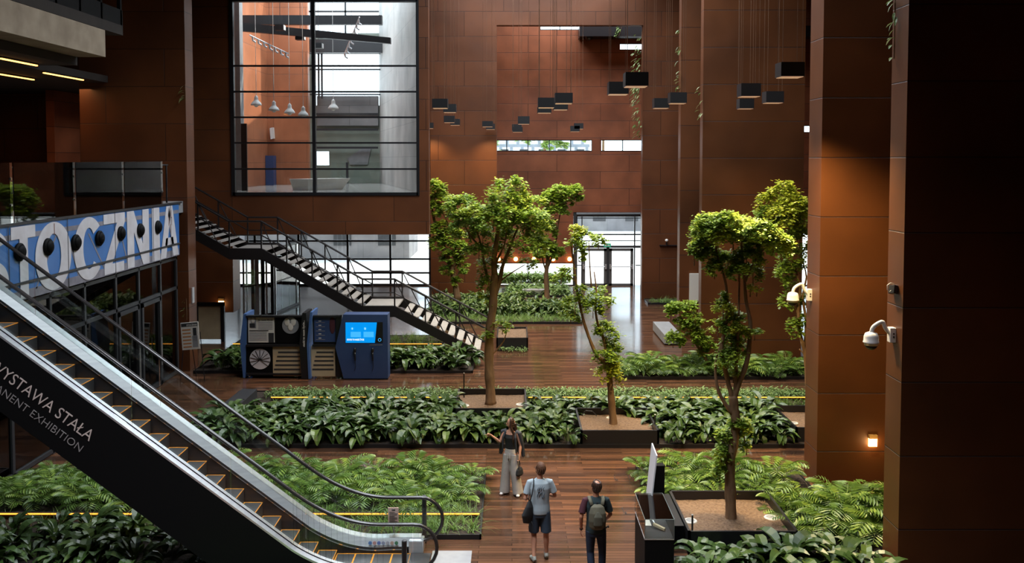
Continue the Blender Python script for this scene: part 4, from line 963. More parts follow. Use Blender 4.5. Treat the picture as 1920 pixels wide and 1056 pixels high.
def scatter(kind, nm, x0, x1, y0, y1, sp, label, cat, group, scale=1.0, z=.06, avoid=(), seed=1, jit=.32, nvar=5):
    r = random.Random(seed); nx, ny = max(1, round((x1-x0)/sp)), max(1, round((y1-y0)/sp)); c = 0
    for j in range(ny):
        for i in range(nx):
            x = x0 + (i+.5 + r.uniform(-jit, jit) + (.25 if j % 2 else -.25))*(x1-x0)/nx; y = y0 + (j+.5+r.uniform(-jit, jit))*(y1-y0)/ny
            if any(a-.22 < x < b+.22 and c_-.22 < y < d+.22 for a, b, c_, d in avoid): continue
            x = min(max(x, x0), x1)
            o = bpy.data.objects.new(nm, proto(kind, r.randrange(nvar))); COL.objects.link(o)
            s_ = scale*r.uniform(.78, 1.3); o.location = (x, y, z); o.rotation_euler = (0, 0, r.uniform(0, 6.28)); o.scale = (s_, s_, s_*r.uniform(.9, 1.1))
            lb, gp = (label(x, y), label(x, y)) if callable(label) else (label, group); tag(o, lb, cat, gp); c += 1
    return c
av = [BX[1], BX[2], BX[4], (-8.8, -7.0, 25.6, 28)]
N = 0
N += scatter('broad_leaf_plant', 'broad_leaf_plant', -8.3, 7.3, 22.85, 25.75, .50, lambda x, y: 'broad dark-leaved plant of the longest bed, ' + ('near the escalator' if x < -5 else 'between escalator and first tree box' if x < -1.6 else 'beside the first tree box' if x < 1.8 else 'beyond the slim tree box') + (', front row' if y < 23.6 else ', inner rows'), 'plant', 'broad leaved plants of the longest bed', 1.12, avoid=av, seed=2)
N += scatter('broad_leaf_plant', 'broad_leaf_plant', -10.2, -1.5, 30.8, 32.6, .66, lambda x, y: 'broad dark-leaved plant of the bed ' + ('behind the exhibition stands' if x < -4.2 else 'under the lowest stair flight'), 'plant', 'broad leaved plants behind the stands', 1.2, seed=3)
N += scatter('broad_leaf_plant', 'broad_leaf_plant', 3.1, 6.3, 14.2, 15.95, .46, 'large broad-leaved plant in front of the largest square tree box', 'plant', 'broad leaved plants before the largest tree box', 1.15, seed=4)
N += scatter('broad_leaf_plant', 'broad_leaf_plant', -10.8, -5.2, 15.5, 17.6, .75, 'broad dark-leaved plant in the shade underneath the escalator', 'plant', 'broad leaved plants under the escalator', 1.05, seed=5)
NF = 0
NF += scatter('fern', 'fern', -11, -.85, 18.2, 20.6, .60, lambda x, y: 'arching green fern of the bed behind the escalator, ' + ('underneath its high part' if x < -6.8 else 'beside its middle' if x < -3.6 else 'next to the open floor') + (', front row' if y < 19 else ', back rows'), 'fern', 'ferns behind the escalator', 1.0, seed=6)
NF += scatter('fern', 'fern', 3.1, 6.1, 18.8, 20.8, .58, 'arching fern behind the largest square tree box', 'fern', 'ferns behind the largest tree box', 1.02, seed=7)
NF += scatter('fern', 'fern', 5.6, 7.6, 16.9, 18.6, .48, 'arching fern between the largest tree box and the nearest pier', 'fern', 'ferns between tree box and piers', 1.12, seed=8)
NF += scatter('fern', 'fern', 7.6, 9.2, 17.2, 19.0, .7, 'arching fern in the shade behind the nearest pier', 'fern', 'ferns behind the nearest pier', 1.1, seed=18)
NF += scatter('fern', 'fern', 3.7, 10.2, 29.95, 31.45, .60, lambda x, y: 'pale green fern at the foot of the wide pier, ' + ('beside the walkway' if x < 6 else 'nearer the dome camera pier'), 'fern', 'ferns at the wide pier', 1.12, seed=9)
NF += scatter('fern', 'fern', -6.0, -2.9, 13.9, 14.7, .62, 'fern whose tips rise in front of the black escalator side', 'fern', 'ferns before the escalator side', .95, seed=10, z=.02)
NF += scatter('fern', 'fern', -9.6, -7.6, 14.6, 15.4, .9, 'fern low in the shade in front of the escalator flank', 'fern', 'ferns in the shade', .8, seed=12, z=.02)
print('plants', N, NF)
def stuff_grass(label, x0, x1, y0, y1, n, h, avoid=(), z=.06, seed=1):
    r = random.Random(seed); mb = MB()
    for i in range(n):
        x, y = r.uniform(x0, x1), r.uniform(y0, y1)
        if any(a-.05 < x < b+.05 and c-.05 < y < d+.05 for a, b, c, d in avoid): continue
        mk_grass(mb, r, x, y, z, h*r.uniform(.6, 1.2), 12)
    tag(mb.build('grass', M['grass'], origin=((x0+x1)/2, (y0+y1)/2, z)), label, 'grass', kind='stuff')
stuff_grass('thin arching grass along the front edge of the fern bed by the escalator', -4.5, -.7, 17.2, 18.25, 150, .42, seed=1)
stuff_grass('sparse dark grass under the escalator', -11, -4.6, 17.2, 18.2, 80, .35, seed=2)
stuff_grass('thin grass along the orange light line of the longest bed', -7.2, 10.2, 25.7, 27.2, 620, .30, avoid=[BX[1], BX[4]], seed=3)
stuff_grass('thin grass along the orange light line behind the stands', -10.8, -2.8, 33.5, 36.7, 420, .40, seed=4)
stuff_grass('low grass at the foot of the far pier', 7.1, 8.6, 45.35, 46.2, 45, .34, seed=5)
stuff_grass('low grass along the front of the far dense bed', -3.9, 3.0, 39.95, 41.5, 230, .42, seed=6)
def stuff_cover(label, x0, x1, y0, y1, n, h, size, m='cover', avoid=(), z=.06, seed=1, nm='foliage'):
    r = random.Random(seed); mb = MB()
    for i in range(n):
        x, y = r.uniform(x0, x1), r.uniform(y0, y1)
        if any(a-.05 < x < b+.05 and c-.05 < y < d+.05 for a, b, c, d in avoid): continue
        a = r.uniform(0, 6.28); hz = z + h*(.35+.65*r.random())*(.8+.2*math.sin(x*3)*math.cos(y*4)); lift = r.uniform(-.2, 1.2)
        leaf_strip(mb, (x, y, hz), a, size*r.uniform(.7, 1.3), size*r.uniform(.3, .5), lift, r.uniform(.5, 1.6), 2, .2)
        if i % 6 == 0: mb.tube([(x, y, z-.03), (x, y, hz)], .004, 3, False)
    tag(mb.build(nm, M[m], origin=((x0+x1)/2, (y0+y1)/2, z)), label, 'foliage', kind='stuff')
stuff_cover('carpet of small groundcover leaves along the back of the longest bed', -8.2, 10.3, 27.0, 27.85, 7500, .22, .13, avoid=[(-8.8, -7.6, 26, 28)], seed=1)
stuff_cover('dense broad dark foliage filling the far bed beyond the stairs', -3.9, 3.0, 41.3, 45.95, 4800, .55, .38, 'asp', avoid=[BX[5]], seed=2)
stuff_cover('dense foliage in the farthest bed against the end window', -.2, 3.0, 46.7, 50.0, 1700, .42, .34, 'cover', seed=3)
stuff_cover('low foliage filling the ends of the wide pier bed', 3.6, 10.3, 29.9, 32.0, 1200, .25, .25, 'cover', seed=4)
stuff_cover('tiny pale plants below the gravel box at the foot of the stairs', -.5, .6, 33.9, 34.25, 150, .22, .10, 'cover', z=.0, seed=5)
stuff_cover('green hedge growing outside along the low end window', -.9, 3.4, 53.2, 54.2, 1600, .55, .30, 'exttree', z=0, seed=6)
# ================================================================== trees
def clump(mb, c, rx, ry, rz, n, size, r):
    """layered umbrella of leaflets: a lumpy dome with a drooping rim"""
    c = V(c); subs = []
    ns = max(7, int(n/42))
    for i in range(ns):
        a = r.uniform(0, 6.283); h = r.random()**.8; el = math.asin(h)*(1 if r.random() < .82 else -.5)
        k = r.uniform(.72, 1.0); subs.append(c + V((math.cos(a)*math.cos(el)*rx*k, math.sin(a)*math.cos(el)*ry*k, math.sin(el)*rz*k)))
    for s_ in subs:
        out = s_ - c; out.z = out.z*1.2 + .15*rz
        if out.length < 1e-4: out = V((0, 0, 1))
        out.normalize(); sr = .33*min(rx, rz)+.05
        for i in range(int(n/ns)):
            d = V((r.gauss(0, 1), r.gauss(0, 1), r.gauss(0, .75))); d = d*(sr*.55)
            if d.dot(out) < -.2*sr: d = -d
            p = s_ + d; a = r.uniform(0, 6.283)
            t_ = (V((math.cos(a), math.sin(a), r.uniform(-.9, .25))) + out*.35).normalized(); sd = t_.cross(V((r.uniform(-.4, .4), r.uniform(-.4, .4), 1))).normalized()
            L = size*r.uniform(.8, 1.55); w_ = L*r.uniform(.26, .42)
            mb.poly([p, p + t_*L*.5 + sd*w_, p + t_*L, p + t_*L*.5 - sd*w_])
def tree(label, Y, base, stems, clumps, size, dens, m='aralia', seed=1, big=1.13, name='indoor_tree', group=None):
    r = random.Random(seed); b = U(base[0], base[1], Y); sc_ = FPX/Y
    o = thing(name, label, 'tree', tuple(b), group)
    for k, (pts, r0, r1) in enumerate(stems):
        P = []
        for i, q in enumerate(pts):
            dy = q[2] if len(q) > 2 else 0
            if k == 0 and i == 0: P.append(V((b.x, b.y, b.z-.05))); continue
            P.append(U(q[0], q[1], Y+dy))
        # smooth the line a little
        Q = []
        for i in range(len(P)-1):
            p0, p1, p2, p3 = P[max(i-1, 0)], P[i], P[i+1], P[min(i+2, len(P)-1)]
            for s_ in (0, .33, .66):
                Q.append(.5*((2*p1) + (-p0+p2)*s_ + (2*p0-5*p1+4*p2-p3)*s_*s_ + (-p0+3*p1-3*p2+p3)*s_**3))
        Q.append(P[-1]); n = len(Q)
        rr = [(r0+(r1-r0)*i/(n-1))*(1+.08*math.sin(i*1.7)) for i in range(n)]
        if k == 0: rr[0] *= 1.25
        MB().tube(Q, rr, 9).build('trunk' if k == 0 else 'branch', M['bark'], o, smooth=True)
    groups = {}
    for cl in clumps:
        px, py, rx, ry = cl[:4]; dy = cl[4] if len(cl) > 4 else 0; mm = cl[5] if len(cl) > 5 else m
        c = U(px, py, Y+dy); rX, rZ = rx/sc_, ry/sc_
        mb = groups.setdefault(mm, MB()); rX, rZ = rX*big, rZ*big*.92; n = int(dens*1.7*(rx*ry))
        clump(mb, (c.x, c.y, c.z-rZ*.28), rX*.92, rX*.85 if rx > 12 else rX, rZ, n, size, r)
        # a twig from below into each clump
        q = V((c.x, c.y, c.z-rZ*.6)); 
        MB().tube([q + V((0, 0, -.15)), q + V((0, 0, rZ*.5)), q + V((rX*.4, 0, rZ*.9))], [.012, .008, .003], 4).build('twig', M['bark'], o)
    for mm, mb in groups.items():
        mb.build('foliage', M[mm], o)
    return o
Yg = 'aralia_lit'
tree('tall many-headed tree, the leftmost one rooted in a black square box', 25.7, (920, 757),
  [([(920, 757), (919, 725), (917, 690), (917, 650), (919, 610), (924, 575), (925, 545), (928, 515)], .15, .11),
   ([(928, 520), (926, 490), (931, 450), (936, 420), (950, 385), (958, 360)], .09, .03),
   ([(925, 560), (936, 530), (942, 500), (952, 475), (962, 448), (972, 425)], .075, .025),
   ([(924, 555), (915, 525), (908, 495), (902, 460), (893, 430)], .06, .02),
   ([(937, 528), (950, 518), (965, 508), (985, 496)], .03, .01), ([(922, 665), (932, 655), (944, 640), (950, 622)], .03, .012),
   ([(926, 500), (945, 460), (950, 430)], .04, .015), ([(908, 470), (880, 440), (868, 410)], .035, .012)],
  [(957, 347, 26, 18, 0, ), (940, 372, 28, 24, -.3), (968, 382, 26, 26, .2), (950, 402, 34, 22, -.5), (868, 385, 32, 18, .3), (888, 398, 24, 18, -.3),
   (842, 378, 18, 12, .5), (912, 398, 20, 14, .6), (925, 412, 30, 18, -.6), (880, 425, 32, 22, 0), (905, 440, 22, 20, .5), (985, 395, 18, 14, .3), (1005, 378, 14, 11, .6),
   (995, 408, 32, 18, -.4), (975, 425, 30, 20, 0, ), (955, 445, 24, 18, .5), (1012, 425, 18, 16, 0), (1008, 455, 14, 22, .3), (898, 470, 22, 18, -.3), (912, 500, 18, 18, .2), (940, 475, 18, 14, .6),
   (980, 455, 20, 14, -.5), (915, 535, 14, 20, 0), (913, 565, 10, 14, .2), (988, 492, 14, 9, 0), (942, 612, 14, 10, 0), (915, 630, 9, 10, -.1), (990, 376, 8, 7, 0), (860, 405, 20, 14, .4)], .085, 1.05, seed=1)
tree('slim leaning tree with sparse tufts, in the square box with the fully visible front', 23.7, (1151, 803),
  [([(1151, 803), (1148, 770), (1145, 735), (1142, 700), (1136, 672)], .115, .06),
   ([(1138, 682), (1120, 668), (1107, 640), (1095, 605), (1087, 570), (1080, 530), (1075, 490), (1070, 450)], .055, .02),
   ([(1138, 675), (1133, 640), (1121, 608), (1116, 575), (1118, 545), (1114, 510)], .05, .015), ([(1109, 540), (1106, 500), (1104, 455)], .022, .012), ([(1080, 530), (1065, 515), (1055, 520)], .02, .008)],
  [(1138, 628, 17, 20, 0), (1143, 648, 16, 22, .2), (1134, 672, 16, 20, -.2), (1139, 700, 18, 22, 0, Yg), (1131, 612, 14, 12, .1), (1118, 562, 22, 16, 0), (1112, 578, 14, 14, -.2), (1126, 545, 12, 9, .2),
   (1072, 432, 22, 11, 0, Yg), (1100, 447, 26, 12, -.2), (1122, 452, 13, 9, .1), (1078, 458, 10, 14, .2), (1085, 472, 8, 14, 0), (1052, 515, 13, 12, 0), (1064, 508, 9, 8, .1), (1078, 570, 20, 14, -.1), (1070, 590, 16, 12, .2), (1088, 545, 10, 14, 0), (1148, 690, 12, 14, .1, Yg)], .08, 1.0, seed=2)
tree('largest looking tree, thick trunk forking low, rooted in the largest square box', 17.45, (1371, 980),
  [([(1371, 980), (1370, 945), (1369, 905), (1368, 870), (1374, 838), (1380, 800), (1377, 765), (1374, 742)], .115, .085),
   ([(1375, 750), (1386, 718), (1400, 680), (1405, 645), (1407, 605), (1399, 565), (1396, 525), (1392, 480), (1388, 440)], .06, .018),
   ([(1374, 750), (1366, 720), (1358, 685), (1352, 655), (1359, 620), (1364, 580), (1362, 540), (1355, 510), (1345, 480), (1340, 445)], .05, .015),
   ([(1378, 745), (1380, 700), (1382, 650), (1385, 600), (1386, 540), (1388, 500)], .04, .012, ), ([(1376, 780), (1352, 745), (1343, 715), (1342, 680), (1350, 650)], .045, .014),
   ([(1396, 530), (1412, 495), (1430, 470), (1450, 455)], .025, .008), ([(1369, 870), (1358, 860), (1350, 852)], .02, .008)],
  [(1328, 418, 30, 17, 0), (1358, 413, 30, 18, -.3), (1318, 440, 22, 20, .2), (1345, 440, 30, 20, -.2), (1310, 462, 13, 20, 0), (1388, 420, 28, 18, .4), (1375, 445, 26, 18, 0), (1335, 475, 22, 18, .2), (1340, 500, 14, 18, 0),
   (1428, 432, 34, 20, -.3), (1450, 450, 34, 20, 0), (1420, 458, 26, 18, .2), (1465, 470, 18, 14, .1), (1400, 482, 28, 20, 0), (1385, 505, 20, 18, -.1), (1412, 512, 15, 20, .2), (1365, 490, 16, 18, .3), (1302, 480, 9, 9, 0),
   (1356, 578, 16, 14, 0, Yg), (1375, 596, 18, 14, .1), (1346, 612, 12, 12, 0), (1385, 618, 16, 13, -.1, Yg), (1398, 622, 10, 9, 0), (1372, 640, 18, 14, .1), (1365, 668, 18, 20, 0), (1386, 655, 14, 12, .1), (1352, 555, 8, 14, 0), (1407, 540, 7, 5, 0, Yg), (1419, 540, 4, 4, 0, Yg),
   (1386, 795, 20, 13, 0), (1396, 810, 10, 10, 0), (1360, 815, 14, 14, .1), (1352, 845, 12, 16, 0), (1350, 880, 9, 22, 0), (1400, 835, 8, 10, .1), (1375, 700, 12, 10, .1), (1415, 622, 12, 5, 0)], .058, 1.75, seed=3, big=.93)
tree('tree with a warmly lit yellow-green crown, half hidden behind the near pier', 23.95, (1519, 780),
  [([(1519, 780), (1517, 735), (1514, 700), (1511, 670), (1504, 640)], .10, .05), ([(1508, 655), (1499, 620), (1497, 580), (1500, 540), (1490, 500), (1482, 460), (1478, 420)], .05, .02),
   ([(1510, 650), (1511, 600), (1505, 555), (1512, 520), (1505, 490)], .045, .015), ([(1499, 655), (1506, 662), (1513, 668)], .02, .01)],
  [(1467, 362, 26, 16, 0, Yg), (1445, 378, 22, 16, .2, Yg), (1486, 375, 22, 16, -.2, Yg), (1505, 385, 20, 16, 0, Yg), (1438, 402, 22, 16, .2), (1478, 402, 36, 20, -.3, Yg), (1508, 410, 18, 18, .1), (1470, 425, 30, 20, 0), (1500, 445, 22, 22, .2), (1468, 345, 12, 8, 0, Yg),
   (1488, 480, 18, 22, 0), (1475, 505, 16, 18, .1), (1482, 530, 12, 14, 0), (1478, 560, 11, 12, 0), (1494, 568, 10, 14, .1), (1488, 612, 13, 15, 0), (1505, 600, 9, 12, .1), (1512, 560, 8, 12, 0)], .085, 1.1, seed=4)
tree('pale small tree behind the stairs, against the middle pier', 43.2, (858, 561),
  [([(858, 561), (853, 530), (847, 505), (838, 480), (828, 450), (815, 415), (808, 385)], .16, .05), ([(848, 510), (856, 480), (850, 455), (840, 420), (828, 395)], .06, .02), ([(852, 530), (862, 505), (862, 480)], .05, .02)],
  [(815, 352, 17, 14, 0), (824, 372, 16, 14, .2), (812, 390, 12, 16, 0), (835, 398, 16, 12, -.2), (825, 425, 14, 12, 0), (846, 440, 20, 16, .2), (858, 465, 14, 18, 0), (842, 475, 12, 12, 0), (864, 495, 9, 16, 0), (820, 455, 12, 12, 0), (836, 505, 9, 9, 0), (858, 525, 8, 8, 0)], .15, 1.9, seed=5)
tree('far tree with two flat heads standing before the low end window', 45.3, (1026, 568),
  [([(1026, 568), (1025, 540), (1024, 515), (1027, 490), (1030, 470)], .15, .08), ([(1025, 505), (1036, 480), (1042, 455), (1046, 425), (1052, 390)], .06, .03), ([(1025, 510), (1018, 490), (1018, 470)], .05, .03)],
  [(1055, 362, 30, 16, 0), (1075, 360, 15, 14, .2), (1035, 378, 20, 20, 0), (1045, 392, 16, 12, -.2), (1028, 405, 10, 18, 0), (1025, 432, 14, 16, 0, ), (1022, 462, 20, 14, 0), (1035, 475, 16, 12, .2), (1012, 478, 12, 10, 0), (1018, 452, 12, 12, .2), (1046, 470, 10, 9, 0), (1080, 372, 8, 12, 0)], .15, 1.9, seed=6)
tree('low leafy bush tree leaning from the bed at the wide pier', 30.6, (1338, 705),
  [([(1338, 705), (1330, 685), (1318, 665), (1305, 645), (1296, 625), (1290, 600)], .06, .025), ([(1318, 665), (1312, 640), (1306, 615)], .03, .015)],
  [(1270, 576, 18, 10, 0), (1290, 574, 20, 11, .2), (1258, 590, 9, 12, 0), (1296, 598, 18, 12, 0), (1288, 615, 16, 14, .1), (1270, 628, 15, 10, 0), (1300, 628, 18, 12, 0), (1318, 640, 16, 12, 0), (1330, 655, 14, 12, 0), (1262, 640, 12, 8, 0)], .10, 1.6, seed=7)
# trees outside, beyond the end wall
r = random.Random(5)
def out_tree(x, y, h, w_, lab):
    o = thing('garden_tree', lab, 'tree', (x, y, 0), 'trees outside beyond the end wall')
    MB().tube([(x, y, 0), (x, y, h*.6)], [.3, .15], 7).build('trunk', M['bark'], o)
    mb = MB()
    for k in range(9):
        a = r.uniform(0, 6.28); clump(mb, (x+math.cos(a)*w_*.5, y+math.sin(a)*w_*.5, h*.7+r.uniform(-.2, .2)*h), w_*.55, w_*.55, h*.25, 260, .7, r)
    mb.build('foliage', M['exttree'], o)
for x, y, h, w_ in ((-5, 118, 18, 3.4), (4, 110, 17, 3), (12, 118, 18, 3.4), (19, 108, 17, 3), (28, 116, 18, 3.4)):
    out_tree(x, y, h, w_, 'sunlit green tree seen through the high strip window')
# ================================================================== climbing vines on pier edges
def vine(label, pts, Y, spread, n, size, seed, xf=None):
    r = random.Random(seed); P = [UX(px, py, xf) if xf else U(px, py, Y) for px, py in pts]; b = P[0]; o = thing('hanging_vine', label, 'vine', tuple(b))
    MB().tube(P, .008, 4).build('stem', M['bark'], o); mb = MB()
    for i in range(n):
        u = r.random()*(len(P)-1); k = int(u); p = P[k].lerp(P[k+1], u-k); a = math.pi + r.uniform(-1.2, 1.2)
        leaf_strip(mb, p + V((r.uniform(-spread, 0), r.uniform(-.1, 0)-.03, 0)), a, size*r.uniform(.7, 1.3), size*.28, r.uniform(-.5, .4), .8, 3, .1)
    mb.build('leaves', M['vine'], o)
vine('leafy vine trailing down the pier edge beside the portal', [(1203, 60), (1203, 120), (1201, 165), (1202, 200), (1204, 255)], 46.665, .35, 150, .30, 1)
vine('small bright vine hanging off the black ventilation duct', [(1166, 47), (1163, 60), (1160, 68)], 50.795, .2, 26, .22, 2)
vine('thin vine on the edge of the narrow pier', [(1277, 55), (1276.5, 100), (1277, 160), (1277, 200)], 36.49, .12, 26, .26, 3)
vine('tiny vine on the edge of the wide pier', [(1318, 160), (1317.5, 190), (1318, 218)], 32.265, .15, 10, .22, 4)
vine('sparse dry sprigs on the edge of the nearest pier', [(1678, 0), (1677, 60), (1676, 110)], 15.6, .06, 12, .20, 5, xf=XR-.006)
vine('small green sprig on the gallery pier edge', [(347, 158), (348, 175), (348, 190)], 30.995, .05, 8, .28, 6)
vine('little green shoots on the gallery pier above the beds', [(349, 560), (350, 585), (350, 600)], 30.995, .05, 6, .16, 7)
# ================================================================== black pendant boxes
PD = [(1168, 135, 1216, 162, 5), (1453, 116, 1509, 144, 12), (1138, 153, 1179, 177, 4), (1381, 156, 1427, 181, 9), (1379, 185, 1414, 204, 8), (1429, 171, 1470, 193, 8), (1222, 184, 1255, 203, 5), (1251, 173, 1288, 194, 6),
      (1007, 183, 1040, 202, 2), (1039, 174, 1074, 194, 2), (1037, 193, 1065, 206, 1), (1007, 200, 1034, 212, 1), (810, 185, 842, 203, -3), (831, 195, 857, 211, -2), (832, 217, 854, 230, -2), (844, 223, 864, 235, -2), (798, 230, 813, 241, -1),
      (904, 227, 924, 238, 0), (911, 232, 928, 243, 0), (971, 218, 993, 233, 0), (960, 233, 978, 246, 0), (961, 238, 980, 248, 0), (1069, 236, 1087, 247, 1), (1076, 231, 1094, 242, 1)]
PL = ['big black pendant box hanging nearest the portal edge, largest of its pair', 'largest black pendant box, hanging highest before the wide pier', 'black pendant box partly behind the big one at the portal edge', 'black pendant box above another one before the wide pier',
      'lowest black pendant box before the wide pier', 'black pendant box just below the largest one, before the wide pier', 'small black pendant box before the narrow piers, left of its pair', 'black pendant box before the narrow piers, right of its pair',
      'black pendant box at the middle of the end wall, second of the upper pair', 'black pendant box at the middle of the end wall, upper one of its cluster', 'half hidden black pendant box under the upper one of the middle cluster', 'half hidden black pendant box, lowest of the middle cluster',
      'black pendant box beside the big window edge, top of its cluster', 'black pendant box behind the top one beside the big window', 'small black pendant box below, beside the big window edge', 'lowest small black pendant box beside the big window', 'tiny black pendant box cut by the hanging room edge',
      'small black pendant box at the edge of the middle pier, upper of two', 'small black pendant box at the edge of the middle pier, lower of two', 'small black pendant box high before the end wall, top of its trio', 'small black pendant box before the end wall, middle of its trio', 'small black pendant box before the end wall, lowest of its trio',
      'tiny far black pendant box above the strip window, lower of two', 'tiny far black pendant box above the strip window, upper of two']
pbox = mat('black_lamp_box', (.016, .016, .018), .45); cable = mat('thin_steel_cable', (.30, .17, .11), .4, .6)
PW = .47
for (x0, y0, x1, y1, sd), lb in zip(PD, PL):
    fw = (x1-x0-abs(sd)); Y = PW*FPX/fw
    if Y > 45.6: Y = 45.6
    a = U(x0+max(sd, 0), y0, Y); b = U(x1-max(-sd, 0), y1, Y); d_ = .42; Wd = b.x-a.x; hh = a.z-b.z
    o = thing('pendant_box_lamp', lb, 'pendant lamp', ((a.x+b.x)/2, Y+d_/2, a.z), 'black box pendants')
    MB().box(a.x, b.x, Y, Y+d_, b.z+.012, a.z).build('lamp_box', pbox, o)
    MB().box(a.x+.02, b.x-.02, Y+.02, Y+d_-.02, b.z, b.z+.012).build('glowing_opening', M['lampglow'], o)
    rr_ = random.Random(int(x0))
    for cx_, cy_ in ((a.x+.04, Y+.04), (b.x-.04, Y+.04), (a.x+.04, Y+d_-.04), (b.x-.04, Y+d_-.04))[:4 if Y < 30 else 2]:
        MB().tube([(cx_, cy_, a.z), (cx_, cy_, 18)], .0045 if Y < 30 else .006, 4, False).build('cable', cable, o)
    light('pendant_light', 'SPOT', ((a.x+b.x)/2, Y+d_/2, b.z-.03), 4200 if x0 == 1453 else 480, (1, .74, .34), (0, 0, 0), spot_size=math.radians(128), spot_blend=.8, shadow_soft_size=.12)
# warm wall washers on the piers
# ================================================================== dome cameras
def dome_cam(pd, arm, pm, Y, xw, lab):
    m_ = UX(pm[0], pm[1], xw); Y = m_.y; c = U(pd[0], pd[1], Y); o = thing('dome_camera', lab, 'security camera', tuple(m_)); k = Y/FPX
    R_ = 14*k*pd[2]
    MB()._lathe((c.x, Y, c.z), [(R_*.35, R_*1.35), (R_*.8, R_*1.15), (R_*.97, R_*.7), (R_, R_*.1), (R_*1.06, R_*.02), (R_*1.06, -R_*.14), (R_*.93, -R_*.2), (R_*.9, -R_*.45)], 24, V((0, 0, 1))).build('housing', M['white'], o, smooth=True)
    MB()._lathe((c.x, Y, c.z), [(R_*.82, -R_*.42), (R_*.72, -R_*.75), (R_*.45, -R_*1.0), (.01, -R_*1.1)], 20, V((0, 0, 1))).build('dark_dome', M['black'], o, smooth=True)
    top = V((c.x, Y, c.z+R_*1.25)); P = [top, top + V((R_*.25, 0, R_*.75)), top + V((R_*1.1, 0, R_*1.35)), V(((c.x+m_.x)/2+.0, Y, max(top.z+R_*1.35, m_.z+R_*1.1))), V((m_.x-R_*1.2, Y, m_.z+R_*.85)), V((m_.x-R_*.6, Y, m_.z+R_*.2))]
    Q = []
    for i in range(len(P)-1):
        p0, p1, p2, p3 = P[max(i-1, 0)], P[i], P[i+1], P[min(i+2, len(P)-1)]
        for s_ in (0, .25, .5, .75): Q.append(.5*((2*p1)+(-p0+p2)*s_+(2*p0-5*p1+4*p2-p3)*s_*s_+(-p0+3*p1-3*p2+p3)*s_**3))
    Q.append(P[-1]); MB().tube(Q, [R_*.28+.0*i for i in range(len(Q))], 12).build('curved_arm', M['white'], o, smooth=True)
    MB().box(m_.x-R_*.75, m_.x+.004, Y-R_*.5, Y+R_*.6, m_.z-R_*1.0, m_.z+R_*1.0).build('wall_bracket', M['white'], o, bevel=.008)
    for dz in (-.2, .22): MB()._lathe((m_.x-R_*.3, Y-R_*.5, m_.z+dz*R_), [(R_*.12, 0), (R_*.12, .006)], 10, V((0, -1, 0))).build('bolt', M['black'], o)
dome_cam((1486.5, 562, .78), None, (1521, 553), 19.75, XR, 'white dome camera on a curved arm, on the pier behind the trees')
dome_cam((1633.5, 641, 1.0), None, (1677, 628), 15.5, XR, 'white dome camera on a curved arm, on the nearest pier')
p = UX(1680, 541, XR); p.x -= .05; oy = p.y - 15.42; o = thing('small_camera', 'small black and silver camera with looped cable on the nearest pier', 'security camera', tuple(p))
MB().obox((p.x+.0, p.y, p.z-.02), (.035, 0, -.01), (0, .12, -.02), (.012, .012, .075)).build('camera_body', M['black'], o, bevel=.008)
MB().obox((p.x+.03, p.y, p.z), (.025, 0, 0), (0, .05, 0), (0, 0, .06)).build('bracket', M['steel'], o)
MB().tube([(p.x+.02, p.y, p.z+.08), (p.x-.05, p.y, p.z+.10), (p.x-.105, p.y, p.z+.06), (p.x-.105, p.y, p.z-.02), (p.x-.07, p.y, p.z-.06), (p.x-.03, p.y, p.z-.03)], .007, 6).build('cable', M['offwhite'], o, smooth=True)
# ================================================================== glass case, white board, plinths at the near tree box
Yc0, Yc1 = 14.95, 16.15; xa_, xb_ = U(1209, 1012, Yc0).x, U(1264, 1012, Yc0).x; zc = U(1209, 1011, Yc0).z
o = thing('display_case', 'black plinth topped by a clear glass case with an old tool inside', 'display case', ((xa_+xb_)/2, (Yc0+Yc1)/2, 0))
MB().box(xa_, xb_, Yc0, Yc1, 0, zc-.015).build('plinth', M['blackmatt'], o)
mb = MB().box(xa_-.004, xa_+.012, Yc0-.004, Yc1, zc-.015, zc).box(xa_, xb_, Yc0-.006, Yc0+.012, zc-.015, zc); mb.build('metal_edge', M['steel'], o)
MB().box(xa_+.012, xb_, Yc0+.012, Yc1, zc-.015, zc-.005).build('plinth_top', M['dark'], o)
gh = .33
for (x0, x1, y0, y1, z0, z1) in ((xa_, xa_+.008, Yc0, Yc1, zc, zc+gh), (xb_-.008, xb_, Yc0, Yc1, zc, zc+gh), (xa_+.008, xb_-.008, Yc0, Yc0+.008, zc, zc+gh), (xa_+.008, xb_-.008, Yc1-.008, Yc1, zc, zc+gh), (xa_, xb_, Yc0, Yc1, zc+gh, zc+gh+.008)): MB().box(x0, x1, y0, y1, z0, z1).build('glass_pane', M['glass'], o)
gl = mat('glass_edge', (.25, .30, .28), .2); mb = MB()
for (x0, x1, y0, y1) in ((xa_, xb_, Yc0-.003, Yc0+.003), (xa_-.003, xa_+.003, Yc0, Yc1), (xb_-.003, xb_+.003, Yc0, Yc1), (xa_, xb_, Yc1-.003, Yc1+.003)): mb.box(x0, x1, y0, y1, zc+gh+.006, zc+gh+.011)
for x_, y_ in ((xa_, Yc0), (xb_, Yc0), (xa_, Yc1), (xb_, Yc1)): mb.box(x_-.003, x_+.003, y_-.003, y_+.003, zc, zc+gh)
mb.build('glass_edge', gl, o)
o = thing('old_hammer', 'old worn hand tool with a light handle leaning inside the glass case', 'tool', (xa_+.25, 15.4, zc))
MB().tube([(xa_+.12, 15.95, zc+.27), (xa_+.22, 15.5, zc+.1), (xa_+.25, 15.42, zc+.06)], .014, 8).build('handle', M['steel'], o)
MB().obox((xa_+.31, 15.35, zc+.045), (.09, -.07, -.02), (.015, .02, 0), (0, .004, .022)).build('hammer_head', M['beige'], o, bevel=.006)
